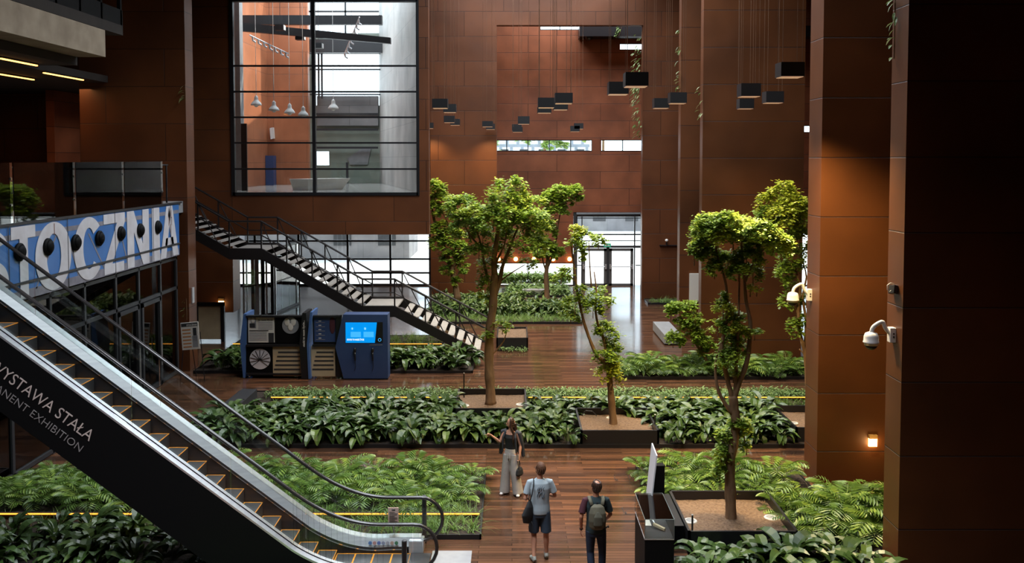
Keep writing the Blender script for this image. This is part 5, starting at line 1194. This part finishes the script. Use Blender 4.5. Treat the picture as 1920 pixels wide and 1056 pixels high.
tag(MB().box(xa_+.03, xa_+.2, 15.5, 15.95, zc-.004, zc+.004).build('caption_sheet', M['offwhite'], origin=(xa_+.1, 15.7, zc)), 'pale caption sheet lying in the glass case beside the tool', 'sheet')
o = thing('text_board', 'tall narrow white leaning board standing behind the glass case', 'information board', (2.5, 16.4, .85))
A, B = U(1208, 958, 16.55), U(1221.5, 831, 16.55); C_ = U(1229, 851, 16.2); D_ = U(1219, 960, 16.2)
MB().prism([tuple(A), tuple(B), (C_.x, 16.1, C_.z), (D_.x-.03, 16.1, D_.z)], (.022, 0, 0)).build('board', mat('white_board', (.80, .78, .82), .4), o)
MB().box(A.x-.03, A.x+.16, 16.2, 16.6, A.z-.03, A.z+.01).build('foot', M['white'], o)
px_ = U(1222, 975, 16.4)
o = thing('black_plinth', 'low black plinth under the white leaning board', 'plinth', (2.65, 16.4, 0)); MB().box(A.x-.05, A.x+.35, 16.17, 16.65, 0, A.z-.03).build('plinth', M['blackmatt'], o)
xq = U(1219, 930, 17.0).x
o = thing('low_plinth', 'long low black glass-topped plinth along the side of the largest tree box', 'plinth', (3.0, 17.4, 0)); MB().box(2.75, 3.26, 16.68, 18.3, 0, .44).build('plinth', M['blackmatt'], o); MB().box(2.75, 3.26, 16.68, 18.3, .44, .45).build('glass_top', M['black'], o)
a = U(1223, 871, 18.45); b = U(1245, 871, 18.45)
tag(MB().box(a.x, b.x, 18.36, 18.55, 0, a.z).build('black_pedestal', M['blackmatt'], origin=(a.x+.1, 18.45, 0)), 'upright black box pedestal behind the white leaning board', 'pedestal')
# ================================================================== upper room things
def room_lamp(px, py, Y, lab, s=1.0):
    p = U(px, py, Y); o = thing('bell_pendant_lamp', lab, 'pendant lamp', tuple(p), 'bell lamps in the upper room'); k = Y/FPX*10*s
    MB()._lathe(tuple(p), [(k*1.0, -k*.55), (k*.97, -k*.35), (k*.78, 0), (k*.42, k*.35), (k*.36, k*.6), (k*.34, k*1.0), (k*.18, k*1.2), (k*.1, k*1.3)], 22, V((0, 0, 1))).build('shade', M['white'], o, smooth=True)
    MB().ball((p.x, p.y, p.z-k*.45), k*.45).build('bulb', M['offwhite'], o, smooth=True)
    MB().tube([(p.x, p.y, p.z+k*1.25), (p.x, p.y, 18.2)], .012, 5).build('cord', M['white'], o)
for (px, py, Y), lb in zip(((480.5, 192, 41.5), (513.5, 202, 40.8), (543, 207, 41.6), (568.5, 212, 41.0), (625, 199, 43.5)), ('first white bell lamp behind the big window, from the sunlit side wall', 'second white bell lamp from the sunlit side wall', 'third white bell lamp from the sunlit side wall', 'white bell lamp just beside the thick window mullion', 'white bell lamp alone before the bright rear window')): room_lamp(px, py, Y, lb)
def track(pts, Y, lab, n, m='steel'):
    a, b = U(*pts[0], Y), U(*pts[1], Y+1.5); o = thing('track_light', lab, 'track light', tuple((a+b)/2)); MB().tube([a, b], .03, 6).build('track', M[m], o)
    for i in range(n):
        p = a.lerp(b, (i+.5)/n); MB().tube([p, p+V((.02, 0, -.18)), p+V((.14, 0, -.26))], .045, 7).build('spotlight', M[m], o)
    MB().tube([(a+b)/2, ((a+b)/2).xy.to_3d()+V((0, 0, 18.2))], .008, 4).build('hanger', M['dark'], o)
track([(468, 66), (541, 101)], 41, 'silver track with small spotlights behind the big window', 7); track([(674, 32), (645, 104)], 43, 'steep track with white spotlights before the bright rear window', 8)
for (px, py, Y, lb) in ((525, 52, 42, 'dark box lamp hung under the upper roof beam behind the window'), (563, 70, 43, 'second dark box lamp under the roof beams behind the window'), (597, 86, 44, 'dark box lamp with white end beside the mullion')):
    p = U(px, py, Y); o = thing('box_lamp', lb, 'ceiling lamp', tuple(p)); MB().box(p.x-.2, p.x+.2, Y-.2, Y+.2, p.z-.13, p.z+.13).build('lamp_box', M['dark'], o); MB().box(p.x+.2, p.x+.22, Y-.18, Y+.18, p.z-.11, p.z+.11).build('white_end', M['white'], o); MB().tube([(p.x, Y, p.z+.1), (p.x, Y, 18.2)], .012, 4).build('hanger', M['dark'], o)
# angular white bench in the room
zf = UPF; A = U(541, 356, 41.2); B = U(616, 348, 43.2)
o = tag(MB().prism([(A.x+.25, 40.6, zf), (A.x+1.3, 40.6, zf), (B.x+.55, 43, zf), (B.x-.3, 43.4, zf)], (0, 0, .001)).build('tmp', None), '', '') ; bpy.data.objects.remove(o)
mb = MB(); b0 = [(-.75, -.3), (.15, -.45), (1.75, .65), (1.0, .95)]; c0 = U(565, 356, 41.0)
for sc2, z_ in ((.8, zf), (1.0, zf+.52)):
    for x_, y_ in b0: mb.v.append((c0.x+.3+x_*sc2, 41.1+y_*1.6*sc2, z_))
mb.f = [(3, 2, 1, 0), (4, 5, 6, 7)] + [(i, (i+1) % 4, 4+(i+1) % 4, 4+i) for i in range(4)]
tag(mb.build('angular_bench', M['white_panel'] if 0 else M['offwhite'], origin=(c0.x+.5, 41.2, zf)), 'white angular faceted bench on the polished floor behind the big window', 'bench')
a, b = U(454, 232, 40.5), U(466, 346, 40.5)
tag(MB().box(a.x, b.x, 40.3, 40.4, UPF, a.z).build('black_screen', M['black'], origin=(a.x, 40.3, UPF)), 'tall dark upright panel by the side wall behind the big window', 'panel')
p = U(505, 250, 48.8); tag(MB().obox((p.x+.15, 48.85, p.z), (.09, 0, .02), (0, .12, 0), (-.02, 0, .3)).build('wall_speaker', M['white'], origin=tuple(p)), 'slim white speaker on the orange wall behind the big window', 'speaker')
a, b = U(497, 292, 48.7), U(513, 343, 48.7)
tag(MB().box(rx+.02, rx+.45, 48.4, 48.98, UPF, a.z).build('blue_cabinet', M['blueunit'], origin=(a.x, 48.6, UPF)), 'narrow dark blue cabinet at the corner of the orange wall', 'cabinet')
a, b = U(660, 278, YE-.1), U(696, 309, YE-.1)
tag(MB().prism([(a.x-.1, YE-.08, b.z), (a.x+.9, YE-.08, b.z), (b.x, YE-.08, a.z), (a.x+.6, YE-.08, a.z), (a.x-.3, YE-.08, (a.z+b.z)/2-.1)], (0, .07, 0)).build('wall_shape', M['grey_concrete'], origin=(a.x, YE-.08, b.z)), 'pale angular relief on the green grey wall behind the big window', 'wall panel')
light('upper_room_fill', 'AREA', (-9, 45, 17.5), 700, DAY, shape='RECTANGLE', size=7, size_y=9)  # added area lamp, brightens the upper room from under its open roof
a, b = U(594, 180, YE-.3), U(709, 236, YE-.3)
mb = MB().box(a.x, b.x, YE-.3, YE, b.z, a.z); tag(mb.build('dark_wall_panel', M['facadegrey'], origin=(a.x, YE-.2, b.z)), 'grey clad bulkhead below the bright rear window of the upper room', 'wall panel')
mb = MB()
for py in (214, 243, 277): z = U(600, py, YE-.35).z; mb.box(a.x-.2, b.x, YE-.42, YE-.3, z-.06, z+.06)
tag(mb.build('wall_rails', M['dark'], origin=(a.x, YE-.4, U(600, 277, YE).z)), 'three dark horizontal rails across the rear wall of the upper room', 'wall rail')
# ================================================================== glass draught lobby under the hanging box
o = thing('glass_lobby', 'glass entrance lobby with black and steel posts, seen behind the stairs', 'glass lobby', (-12, 45, 0))
for px, py, wd, m_ in ((457, 600, .05, 'steel'), (463, 598, .05, 'steel'), (474.5, 596, .12, 'black'), (482, 596, .13, 'steel'), (493, 594, .13, 'black'), (500, 594, .05, 'steel'), (511, 592, .12, 'black'), (515.5, 590, .10, 'steel'), (528, 584, .06, 'dark'), (542, 578, .06, 'dark'), (555, 573, .06, 'dark')):
    p = F(px, py); MB().box(p.x-wd/2*1.2, p.x+wd/2*1.2, p.y, p.y+.1, 0, 3.2).build('post', M[m_], o)
pa, pb_ = F(515, 590), F(560, 571); pc = F(457, 600)
for z0, z1 in ((.02, .12), (3.1, 3.2), (1.5, 1.56)):
    for a_, b2 in ((pa, pb_), (pc, pa)):
        d_ = (b2-a_)/2; d_.z = 0; n_ = V((-d_.y, d_.x, 0)).normalized()*.03; c_ = (a_+b2)/2; MB().obox((c_.x, c_.y, (z0+z1)/2), d_, n_, (0, 0, (z1-z0)/2)).build('rail', M['dark'], o)
for a_, b2 in ((pa, pb_), (pc, pa)):
    d_ = (b2-a_)/2; d_.z = 0; n_ = V((-d_.y, d_.x, 0)).normalized()*.005; c_ = (a_+b2)/2; MB().obox((c_.x, c_.y, 1.6), d_, n_, (0, 0, 1.5)).build('glass_pane', M['glass'], o)
# ================================================================== people
def remesh(o, v, it=4):
    m = o.modifiers.new('skin', 'REMESH'); m.mode = 'VOXEL'; m.voxel_size = v; m.use_smooth_shade = True
    s_ = o.modifiers.new('soft', 'SMOOTH'); s_.factor = .5; s_.iterations = it; return o
def hand(mb, w_, d, n, curl=.6, point=False, sgn=1, k=1.0):
    """palm from wrist w_ along d, palm side facing n; thumb leaves the side"""
    d = V(d).normalized(); n = (V(n) - d*V(n).dot(d)).normalized(); s = d.cross(n).normalized()*sgn; w_ = V(w_)
    mb.loft([w_ - d*.02, w_ + d*.02*k, w_ + d*.055*k, w_ + d*.09*k], [(.024, .018), (.034, .016), (.040, .015), (.038, .012)], s, 10)
    for i, (off, L) in enumerate(((-.030, .068), (-.010, .078), (.011, .072), (.031, .056))):
        c = .12 if (point and i == 0) else curl*(1.6 if point else 1)
        p = w_ + d*.085*k + s*off; P = [p - d*.02]; a = 0
        for j in range(4): P.append(p.copy()); a += c*(.5 if j == 0 else .9); p = p + (d*math.cos(a) + n*math.sin(a))*L*k/3
        mb.tube(P, [.0095, .0095, .009, .0085, .007], 7)
    p = w_ + d*.03 - s*.026; t = (-s*.8 + d*.75 + n*.25).normalized(); mb.tube([p, p + t*.03, p + t*.055 + d*.008, p + t*.06 + d*.03], [.013, .012, .010, .008], 7)
def figure(name, label, loc, rot, k, J, skin, faceyaw=0, facepitch=0):
    """J: joints in metres for a 1.78 m figure looking along +Y"""
    o = thing(name, label, 'person', loc); b = MB()
    for s in (-1, 1):
        h, kn, an = V(J['hip'][s]), V(J['knee'][s]), V(J['ankle'][s])
        b.loft([h + V((0, 0, .06)), h, h.lerp(kn, .5), kn, kn.lerp(an, .12), kn.lerp(an, .35), kn.lerp(an, .75), an], [(.085, .09), (.088, .092), (.072, .078), (.054, .058), (.050, .054), (.054, .060), (.038, .040), (.034, .038)], (1, 0, 0), 14)
        f = V(J['toe'][s]); b.loft([an + (an-f).normalized()*.05 - V((0, 0, .045)), an - V((0, 0, .04)), an.lerp(f, .5) - V((0, 0, .03)), f], [(.032, .035), (.038, .042), (.042, .030), (.032, .018)], None, 10)
        sh, el, wr = V(J['sh'][s]), V(J['el'][s]), V(J['wr'][s])
        b.loft([sh + V((-s*.05, 0, .015)), sh, sh.lerp(el, .35), el, el.lerp(wr, .25), wr], [(.036, .036), (.042, .044), (.042, .044), (.036, .036), (.038, .036), (.024, .022)], None, 12)
        hd, hn, cl, pt = J['hand'][s]; hand(b, wr, hd, hn, cl, pt, s)
    z = lambda *a: V(a); lean = J.get('lean', 0); tw = V(J.get('waist', (0, 0, 1.1)))
    T = [z(0, 0, .84), z(0, 0, .93), tw - z(0, 0, .05), tw + z(0, 0, .05), z(tw.x/2, lean*.4, 1.28), z(0, lean*.7, 1.40), z(0, lean*.8, 1.455), z(0, lean, 1.50)]
    w0 = J.get('build', 1.0); RR = [(.13, .09), (.168*w0, .115*w0), (.140*w0, .100*w0), (.148*w0, .105*w0), (.165*w0, .110*w0), (.168*w0, .10), (.105, .075), (.056, .056)]
    b.loft(T, RR, (1, 0, 0), 20)
    hc = V((0, lean+.015, 1.655)) + V(J.get('headoff', (0, 0, 0))); b.tube([(0, lean*.9, 1.45), hc - V((0, .02, .08))], [.058, .052], 12)
    R_ = Matrix.Rotation(faceyaw, 3, 'Z') @ Matrix.Rotation(facepitch, 3, 'X')
    hb = MB(); hb.ball((0, -.008, .018), .074, .092, .098, 20, 14); hb.loft([(0, .022, -.02), (0, .034, -.065), (0, .045, -.098)], [(.062, .058), (.052, .046), (.028, .024)], (1, 0, 0), 14)
    hb.loft([(0, .078, .012), (0, .094, -.012), (0, .103, -.032), (0, .088, -.040)], [(.007, .007), (.010, .010), (.014, .011), (.010, .008)], (1, 0, 0), 8)
    for s in (-1, 1): hb.ball((s*.075, -.006, -.012), .010, .020, .032, 8, 6)
    hb.loft([(-.02, .080, -.062), (0, .088, -.062), (.02, .080, -.062)], [(.004, .004), (.008, .006), (.004, .004)], None, 8)
    n0 = len(b.v); b.v += [tuple(hc + R_ @ V(q)) for q in hb.v]; b.f += [tuple(i+n0 for i in f) for f in hb.f]
    b.v = [tuple(V(q)) for q in b.v]
    o['_k'] = 1; bd = b.build('body', skin, None); bd.parent = o; remesh(bd, .0075, 3)
    def at_head(q): return hc + R_ @ V(q)
    ey = MB()
    for s in (-1, 1): ey.ball(tuple(at_head((s*.030, .080, .006))), .008, .008, .006, 8, 6)
    e_ = ey.build('eyes', M['black'], None, True); e_.parent = o
    del o['_k']; o.rotation_euler = (0, 0, rot); o.scale = (k, k, k)
    return o, at_head
def wear(o, nm, mb, m, v=.009, it=4, rem=True, label=None):
    x = mb.build(nm, m, None, True); x.parent = o
    if rem: remesh(x, v, it)
    if label: x['label'] = label
    return x
def sneaker(o, an, toe, m, lab=None):
    an, toe = V(an), V(toe); d = (toe-an); d.z = 0; d.normalize(); s = V((-d.y, d.x, 0)); mb = MB()
    g = V((an.x, an.y, 0))
    mb.loft([g - d*.075 + V((0, 0, .045)), g - d*.05 + V((0, 0, .055)), g + V((0, 0, .06)), g + d*.07 + V((0, 0, .048)), g + d*.14 + V((0, 0, .036)), g + d*.185 + V((0, 0, .03))], [(.025, .035), (.038, .052), (.042, .058), (.044, .044), (.045, .032), (.03, .022)], s, 14)
    mb.loft([g + V((0, 0, .06)), g + V((0, 0, .115))], [(.042, .048), (.040, .044)], (1, 0, 0), 12)
    return wear(o, 'shoe', mb, m, .008, 3, label=lab)
def shell(mb, pts, th):    # curved sheet between two rails
    pass
# --- man in grey T-shirt, seen from behind
p1 = F(1012, 1049)
J = dict(hip={-1: (-.095, 0, .90), 1: (.095, 0, .90)}, knee={-1: (-.105, .03, .49), 1: (.115, .0, .49)}, ankle={-1: (-.115, -.10, .09), 1: (.125, .04, .085)}, toe={-1: (-.15, .09, .02), 1: (.14, .22, .02)},
         sh={-1: (-.195, 0, 1.43), 1: (.195, 0, 1.43)}, el={-1: (-.265, -.03, 1.14), 1: (.275, .02, 1.15)}, wr={-1: (-.21, .17, 1.06), 1: (.15, .24, 1.12)}, hand={-1: ((.3, .9, .3), (.9, -.2, 0), .9, False), 1: ((-.7, .6, .35), (0, .4, 1), .9, False)}, build=1.02)
o, hd = figure('person', 'man in grey T-shirt and dark blue shorts seen from behind with a black bag', (p1.x, p1.y, 0), math.radians(4), 1.02, J, M['skin'], math.radians(38), math.radians(12))
mb = MB(); mb.loft([(0, 0, .86), (0, 0, .93), (0, 0, 1.05), (0, 0, 1.18), (0, 0, 1.32), (0, 0, 1.42), (0, .0, 1.47), (0, 0, 1.50)], [(.185, .135), (.188, .137), (.172, .128), (.175, .130), (.190, .132), (.172, .112), (.112, .08), (.064, .062)], (1, 0, 0), 24)
for s in (-1, 1): a, b = V(J['sh'][s]), V(J['el'][s]); mb.loft([a + V((-s*.08, 0, .005)), a + V((-s*.012, 0, -.005)), a.lerp(b, .4), a.lerp(b, .72)], [(.050, .058), (.055, .062), (.058, .062), (.064, .066)], None, 14)
sh_ = wear(o, 't_shirt', mb, M['tee'], .009)
ink = mat('dark_print', (.02, .03, .05), .8); mb = MB()
for (x, z, l, a) in ((-.05, 1.345, .03, .2), (-.02, 1.35, .045, .15), (.012, 1.345, .05, .18), (.05, 1.35, .028, .3), (-.055, 1.235, .045, .2), (-.015, 1.24, .04, .4), (.02, 1.25, .045, -.05), (.06, 1.235, .038, .2), (.04, 1.195, .02, 1.2), (-.035, 1.29, .016, 1.3)):
    mb.loft([(x - math.sin(a)*l, -.133, z - math.cos(a)*l), (x, -.137, z), (x + math.sin(a)*l + .01, -.134, z + math.cos(a)*l)], [(.003, .004), (.006, .005), (.003, .004)], None, 6)
x_ = mb.build('back_print', ink, None, True); x_.parent = sh_
mb = MB(); mb.loft([(0, 0, .80), (0, 0, .88), (0, 0, .97)], [(.165, .12), (.18, .128), (.172, .122)], (1, 0, 0), 20)
for s in (-1, 1): a, b = V(J['hip'][s]), V(J['knee'][s]); mb.loft([a, a.lerp(b, .4), a.lerp(b, .95)], [(.095, .11), (.098, .105), (.098, .103)], (1, 0, 0), 16)
wear(o, 'shorts', mb, M['navy'])
for s in (-1, 1): sneaker(o, J['ankle'][s], J['toe'][s], M['shoegrey'])
def crop_hair(o, hd, m, bald=False):
    mb = MB(); c = (0, -.016, .026); 
    for i in range(9):
        for j in range(16):
            th = 2*math.pi*j/16; ph = (i/8)*math.pi*.62
            if bald and i < 3: continue
            q = V((math.sin(ph)*math.cos(th)*.080, -.016 + math.sin(ph)*math.sin(th)*.096, .026+math.cos(ph)*.104))
            if q.y > .045 and q.z < .09: continue
            if q.y > -.0 and q.z < .0: continue
            mb.ball(tuple(hd(q)), .0165, .0165, .0165, 6, 4)
    for j in range(9):
        for z_ in (-.02, -.045): 
            th = math.pi*(1.06+.88*j/8); mb.ball(tuple(hd((math.cos(th)*.071, -.02+math.sin(th)*.080, z_))), .015, .015, .015, 6, 4)
    return wear(o, 'hair', mb, m, .006, 4)
crop_hair(o, hd, M['hair_ginger'])
mb = MB()
for s in (-1, 1):
    for i in range(12):
        a, b = 2*math.pi*i/12, 2*math.pi*(i+1)/12; mb.tube([tuple(hd((s*.032+.024*math.cos(a), .094, .006+.018*math.sin(a)))), tuple(hd((s*.032+.024*math.cos(b), .094, .006+.018*math.sin(b))))], .0025, 4)
    mb.tube([tuple(hd((s*.056, .092, .01))), tuple(hd((s*.084, 0, .008)))], .0028, 4)
x_ = mb.build('eyeglasses', M['black'], None); x_.parent = o
mp1 = Matrix.Translation((p1.x, p1.y, 0)) @ Matrix.Rotation(math.radians(4), 4, 'Z') @ Matrix.Scale(1.02, 4)
g = thing('drawstring_bag', 'slack black shoulder bag hanging at the hip of the man in the grey T-shirt', 'bag', (0, 0, 0))
mb = MB(); mb.loft([(-.19, -.10, 1.12), (-.20, -.12, 1.02), (-.235, -.13, .88), (-.23, -.12, .78), (-.20, -.10, .73)], [(.035, .02), (.085, .045), (.135, .06), (.11, .05), (.04, .02)], (.8, .6, 0), 14); x_ = wear(g, 'bag_body', mb, M['blackcloth'], .01)
mb = MB().tube([(-.19, -.11, 1.12), (-.155, -.145, 1.25), (-.13, -.135, 1.40), (-.115, -.05, 1.495), (-.12, .06, 1.46), (-.15, .14, 1.30), (-.19, .13, 1.12), (-.20, -.02, 1.08)], .010, 7).build('strap', M['blackcloth'], None, True); mb.parent = g
mb = MB().tube([(-.19, -.13, .74), (-.215, -.14, .66), (-.19, -.14, .58), (-.15, -.14, .60), (-.14, -.13, .68), (-.16, -.13, .76)], .007, 6).build('loose_strap', M['blackcloth'], None, True); mb.parent = g
g.matrix_world = mp1
# --- man with olive backpack
p2 = U(1117, 1000, 15.45); p2.z = 0
J = dict(hip={-1: (-.09, 0, .90), 1: (.09, 0, .90)}, knee={-1: (-.09, .04, .49), 1: (.12, .02, .49)}, ankle={-1: (-.07, -.06, .09), 1: (.115, .02, .09)}, toe={-1: (-.09, .12, .02), 1: (.14, .20, .02)},
         sh={-1: (-.195, 0, 1.43), 1: (.195, 0, 1.43)}, el={-1: (-.265, -.06, 1.15), 1: (.26, .03, 1.15)}, wr={-1: (-.255, .02, .90), 1: (.21, .20, 1.0)}, hand={-1: ((0, .2, -1), (1, 0, 0), .5, False), 1: ((-.4, .8, .2), (0, .2, 1), .9, False)}, build=1.0)
o, hd = figure('person', 'man with thinning crown, dark T-shirt and jeans, seen from behind wearing a backpack', (p2.x, p2.y, 0), math.radians(2), 1.0, J, M['skin2'], math.radians(30), math.radians(16))
mb = MB(); mb.loft([(0, 0, .86), (0, 0, .93), (0, 0, 1.05), (0, 0, 1.18), (0, 0, 1.32), (0, 0, 1.42), (0, 0, 1.47), (0, 0, 1.50)], [(.178, .13), (.18, .132), (.165, .125), (.168, .127), (.186, .130), (.168, .108), (.108, .078), (.062, .06)], (1, 0, 0), 24)
sh_ = wear(o, 't_shirt', mb, M['teal'])
for s, mm in ((-1, 'maroon'), (1, 'teal')):
    a, b = V(J['sh'][s]), V(J['el'][s]); mb = MB().loft([a + V((-s*.07, 0, .005)), a + V((-s*.012, 0, -.005)), a.lerp(b, .4), a.lerp(b, .78)], [(.050, .058), (.055, .062), (.058, .062), (.062, .066)], None, 14); wear(o, 'sleeve', mb, M[mm], label='maroon short sleeve' if s < 0 else 'dark teal short sleeve')
mb = MB(); mb.loft([(0, 0, .80), (0, 0, .88), (0, 0, .96)], [(.16, .12), (.172, .125), (.168, .12)], (1, 0, 0), 20)
for s in (-1, 1): a, b, c = V(J['hip'][s]), V(J['knee'][s]), V(J['ankle'][s]); mb.loft([a, a.lerp(b, .5), b, b.lerp(c, .4), c + V((0, 0, .02))], [(.095, .105), (.084, .09), (.068, .072), (.066, .07), (.060, .064)], (1, 0, 0), 16)
wear(o, 'jeans', mb, M['jeans'])
for s in (-1, 1): sneaker(o, J['ankle'][s], J['toe'][s], M['dark'])
crop_hair(o, hd, M['hair_dark'], True)
mb = MB()._lathe(tuple(V(J['wr'][-1]) + V((0, 0, .01))), [(.031, -.018), (.031, .018)], 14, V((0, .1, 1))); x_ = mb.build('wristwatch', M['black'], None); x_.parent = o
mp2 = Matrix.Translation((p2.x, p2.y, 0)) @ Matrix.Rotation(math.radians(2), 4, 'Z')
g = thing('backpack', 'olive grey backpack on the back of the man in dark clothes', 'backpack', (0, 0, 0))
mb = MB().loft([(0, -.20, 1.00), (0, -.215, 1.04), (0, -.225, 1.15), (0, -.22, 1.28), (0, -.20, 1.38), (0, -.185, 1.42)], [(.10, .05), (.145, .085), (.155, .095), (.148, .09), (.115, .07), (.06, .035)], (1, 0, 0), 20); wear(g, 'pack_body', mb, M['olive'], .009, 5)
mb = MB().loft([(0, -.30, 1.04), (0, -.315, 1.10), (0, -.315, 1.24), (0, -.29, 1.32)], [(.06, .02), (.085, .03), (.075, .028), (.03, .015)], (1, 0, 0), 14); wear(g, 'front_pocket', mb, mat('dark_olive', (.07, .066, .045), .85), .008)
for s in (-1, 1):
    x_ = MB().loft([(s*.09, -.17, 1.40), (s*.115, -.10, 1.475), (s*.12, .0, 1.49), (s*.13, .10, 1.42), (s*.14, .135, 1.28)], [(.032, .012)]*5, (1, 0, 0), 10).build('shoulder_strap', M['olive'], None, True); x_.parent = g
x_ = MB().tube([(.0, -.19, 1.42), (-.02, -.2, 1.46), (.02, -.2, 1.46), (.0, -.19, 1.42)], .008, 6).build('carry_loop', M['blackcloth'], None, True); x_.parent = g
x_ = MB().tube([(.14, -.24, 1.02), (.19, -.20, 1.04), (.20, -.16, 1.0)], .012, 6).build('side_strap', M['blackcloth'], None, True); x_.parent = g
g.matrix_world = mp2
# --- woman pointing
p3 = F(958, 925); TH = math.radians(158)
J = dict(hip={-1: (-.085, 0, .90), 1: (.085, 0, .90)}, knee={-1: (-.12, .05, .49), 1: (.11, .04, .49)}, ankle={-1: (-.20, .04, .09), 1: (.13, .05, .085)}, toe={-1: (-.25, .20, .02), 1: (.17, .23, .02)},
         sh={-1: (-.165, 0, 1.42), 1: (.165, 0, 1.42)}, el={-1: (-.23, -.02, 1.14), 1: (.25, .06, 1.19)}, wr={-1: (-.24, .07, .92), 1: (.41, .20, 1.37)}, hand={-1: ((0, .1, -1), (1, .2, 0), 1.0, False), 1: ((.85, .25, .25), (-.1, .8, -.4), 1.0, True)}, build=.86)
o, hd = figure('person', 'woman with long dark hair in black top and wide pale trousers, pointing with one hand', (p3.x, p3.y, 0), TH, .955, J, M['skin'], math.radians(-62), math.radians(2))
# faces +Y locally; her raised hand is on the side of the stairs
mb = MB(); mb.loft([(0, 0, 1.0), (0, 0, 1.10), (0, 0, 1.22), (0, .01, 1.32), (0, 0, 1.40), (0, 0, 1.45)], [(.13, .095), (.128, .094), (.142, .108), (.155, .118), (.148, .095), (.07, .06)], (1, 0, 0), 22); wear(o, 'top', mb, M['blackcloth'])
mb = MB(); mb.loft([(0, 0, .84), (0, 0, .92), (0, 0, 1.02), (0, 0, 1.06)], [(.165, .12), (.17, .122), (.138, .10), (.134, .098)], (1, 0, 0), 22)
for s in (-1, 1): a, b, c = V(J['hip'][s]), V(J['knee'][s]), V(J['ankle'][s]); mb.loft([a + V((0, 0, .02)), a.lerp(b, .5), b, b.lerp(c, .5), c + V((0, .01, -.045))], [(.10, .112), (.105, .11), (.105, .11), (.115, .12), (.125, .14)], (1, 0, 0), 18)
tr = wear(o, 'trousers', mb, M['wool'])
x_ = MB().tube([(-.02, .125, .98), (-.03, .14, .88), (-.025, .135, .80)], .006, 5).tube([(.01, .125, .98), (.02, .14, .86), (.03, .135, .78)], .006, 5).build('drawstring', M['offwhite'], None); x_.parent = tr
for s in (-1, 1): sneaker(o, J['ankle'][s], J['toe'][s], M['shoe'])
mb = MB()   # long hair
for j in range(22):
    th = math.pi*(1.0+1.0*j/21)
    for (r_, z_) in ((.5, .115), (.8, .095), (1.0, .06), (1.05, .02), (1.06, -.03), (1.04, -.08)): mb.ball(tuple(hd((math.cos(th)*.076*r_, .02+math.sin(th)*.092*r_ - .0, z_))), .022, .022, .022, 6, 4)
c_ = hd((0, -.06, 0)); mb.loft([tuple(c_), tuple(c_ + V((0, -.02, -.10))), (c_.x, c_.y-.03, 1.42), (c_.x-.005, c_.y-.035, 1.28), (c_.x, c_.y-.03, 1.16)], [(.075, .05), (.085, .05), (.105, .045), (.10, .04), (.05, .02)], (1, 0, 0), 16)
mb.loft([tuple(hd((-.065, .0, .02))), tuple(hd((-.075, .0, -.08))), (-.10, .07, 1.42), (-.10, .11, 1.30), (-.09, .11, 1.22)], [(.02, .04), (.025, .035), (.035, .025), (.03, .02), (.012, .01)], None, 10)
wear(o, 'hair', mb, M['hair_dark'], .009, 5)
jk = mat('charcoal_jacket', (.03, .032, .038), .75); mb = MB()
mb.loft([(0, -.07, 1.46), (0, -.105, 1.36), (0, -.12, 1.15), (0, -.13, .92)], [(.13, .03), (.185, .035), (.18, .03), (.19, .03)], (1, 0, 0), 18)
for s in (-1, 1): mb.loft([(s*.12, -.02, 1.47), (s*.205, -.015, 1.43), (s*.245, -.03, 1.25), (s*.27, -.06, 1.05), (s*.285, -.07, .88)], [(.05, .04), (.06, .06), (.05, .05), (.045, .045), (.048, .045)], None, 12)
for s in (-1, 1): mb.loft([(s*.11, .04, 1.46), (s*.15, .10, 1.34), (s*.165, .10, 1.15), (s*.17, .09, .98)], [(.03, .02), (.03, .02), (.025, .02), (.02, .02)], None, 10)
wear(o, 'draped_jacket', mb, jk, .010, 5)
mp3 = Matrix.Translation((p3.x, p3.y, 0)) @ Matrix.Rotation(TH, 4, 'Z') @ Matrix.Scale(.955, 4)
g = thing('handbag', 'small black handbag hanging from the lowered hand of the woman', 'handbag', (0, 0, 0))
mb = MB().loft([(-.25, .09, .48), (-.25, .09, .52), (-.25, .09, .62), (-.25, .09, .68)], [(.10, .045), (.125, .06), (.10, .05), (.05, .02)], (.3, 1, 0), 16); wear(g, 'bag_body', mb, M['blackcloth'], .008)
x_ = MB().tube([(-.235, .02, .64), (-.24, .05, .76), (-.24, .085, .86), (-.245, .12, .76), (-.26, .16, .64)], .009, 6).build('handle', M['blackcloth'], None, True); x_.parent = g
x_ = MB().box(-.30, -.29, .08, .10, .58, .60).build('clasp', M['chrome'], None); x_.parent = g
g.matrix_world = mp3
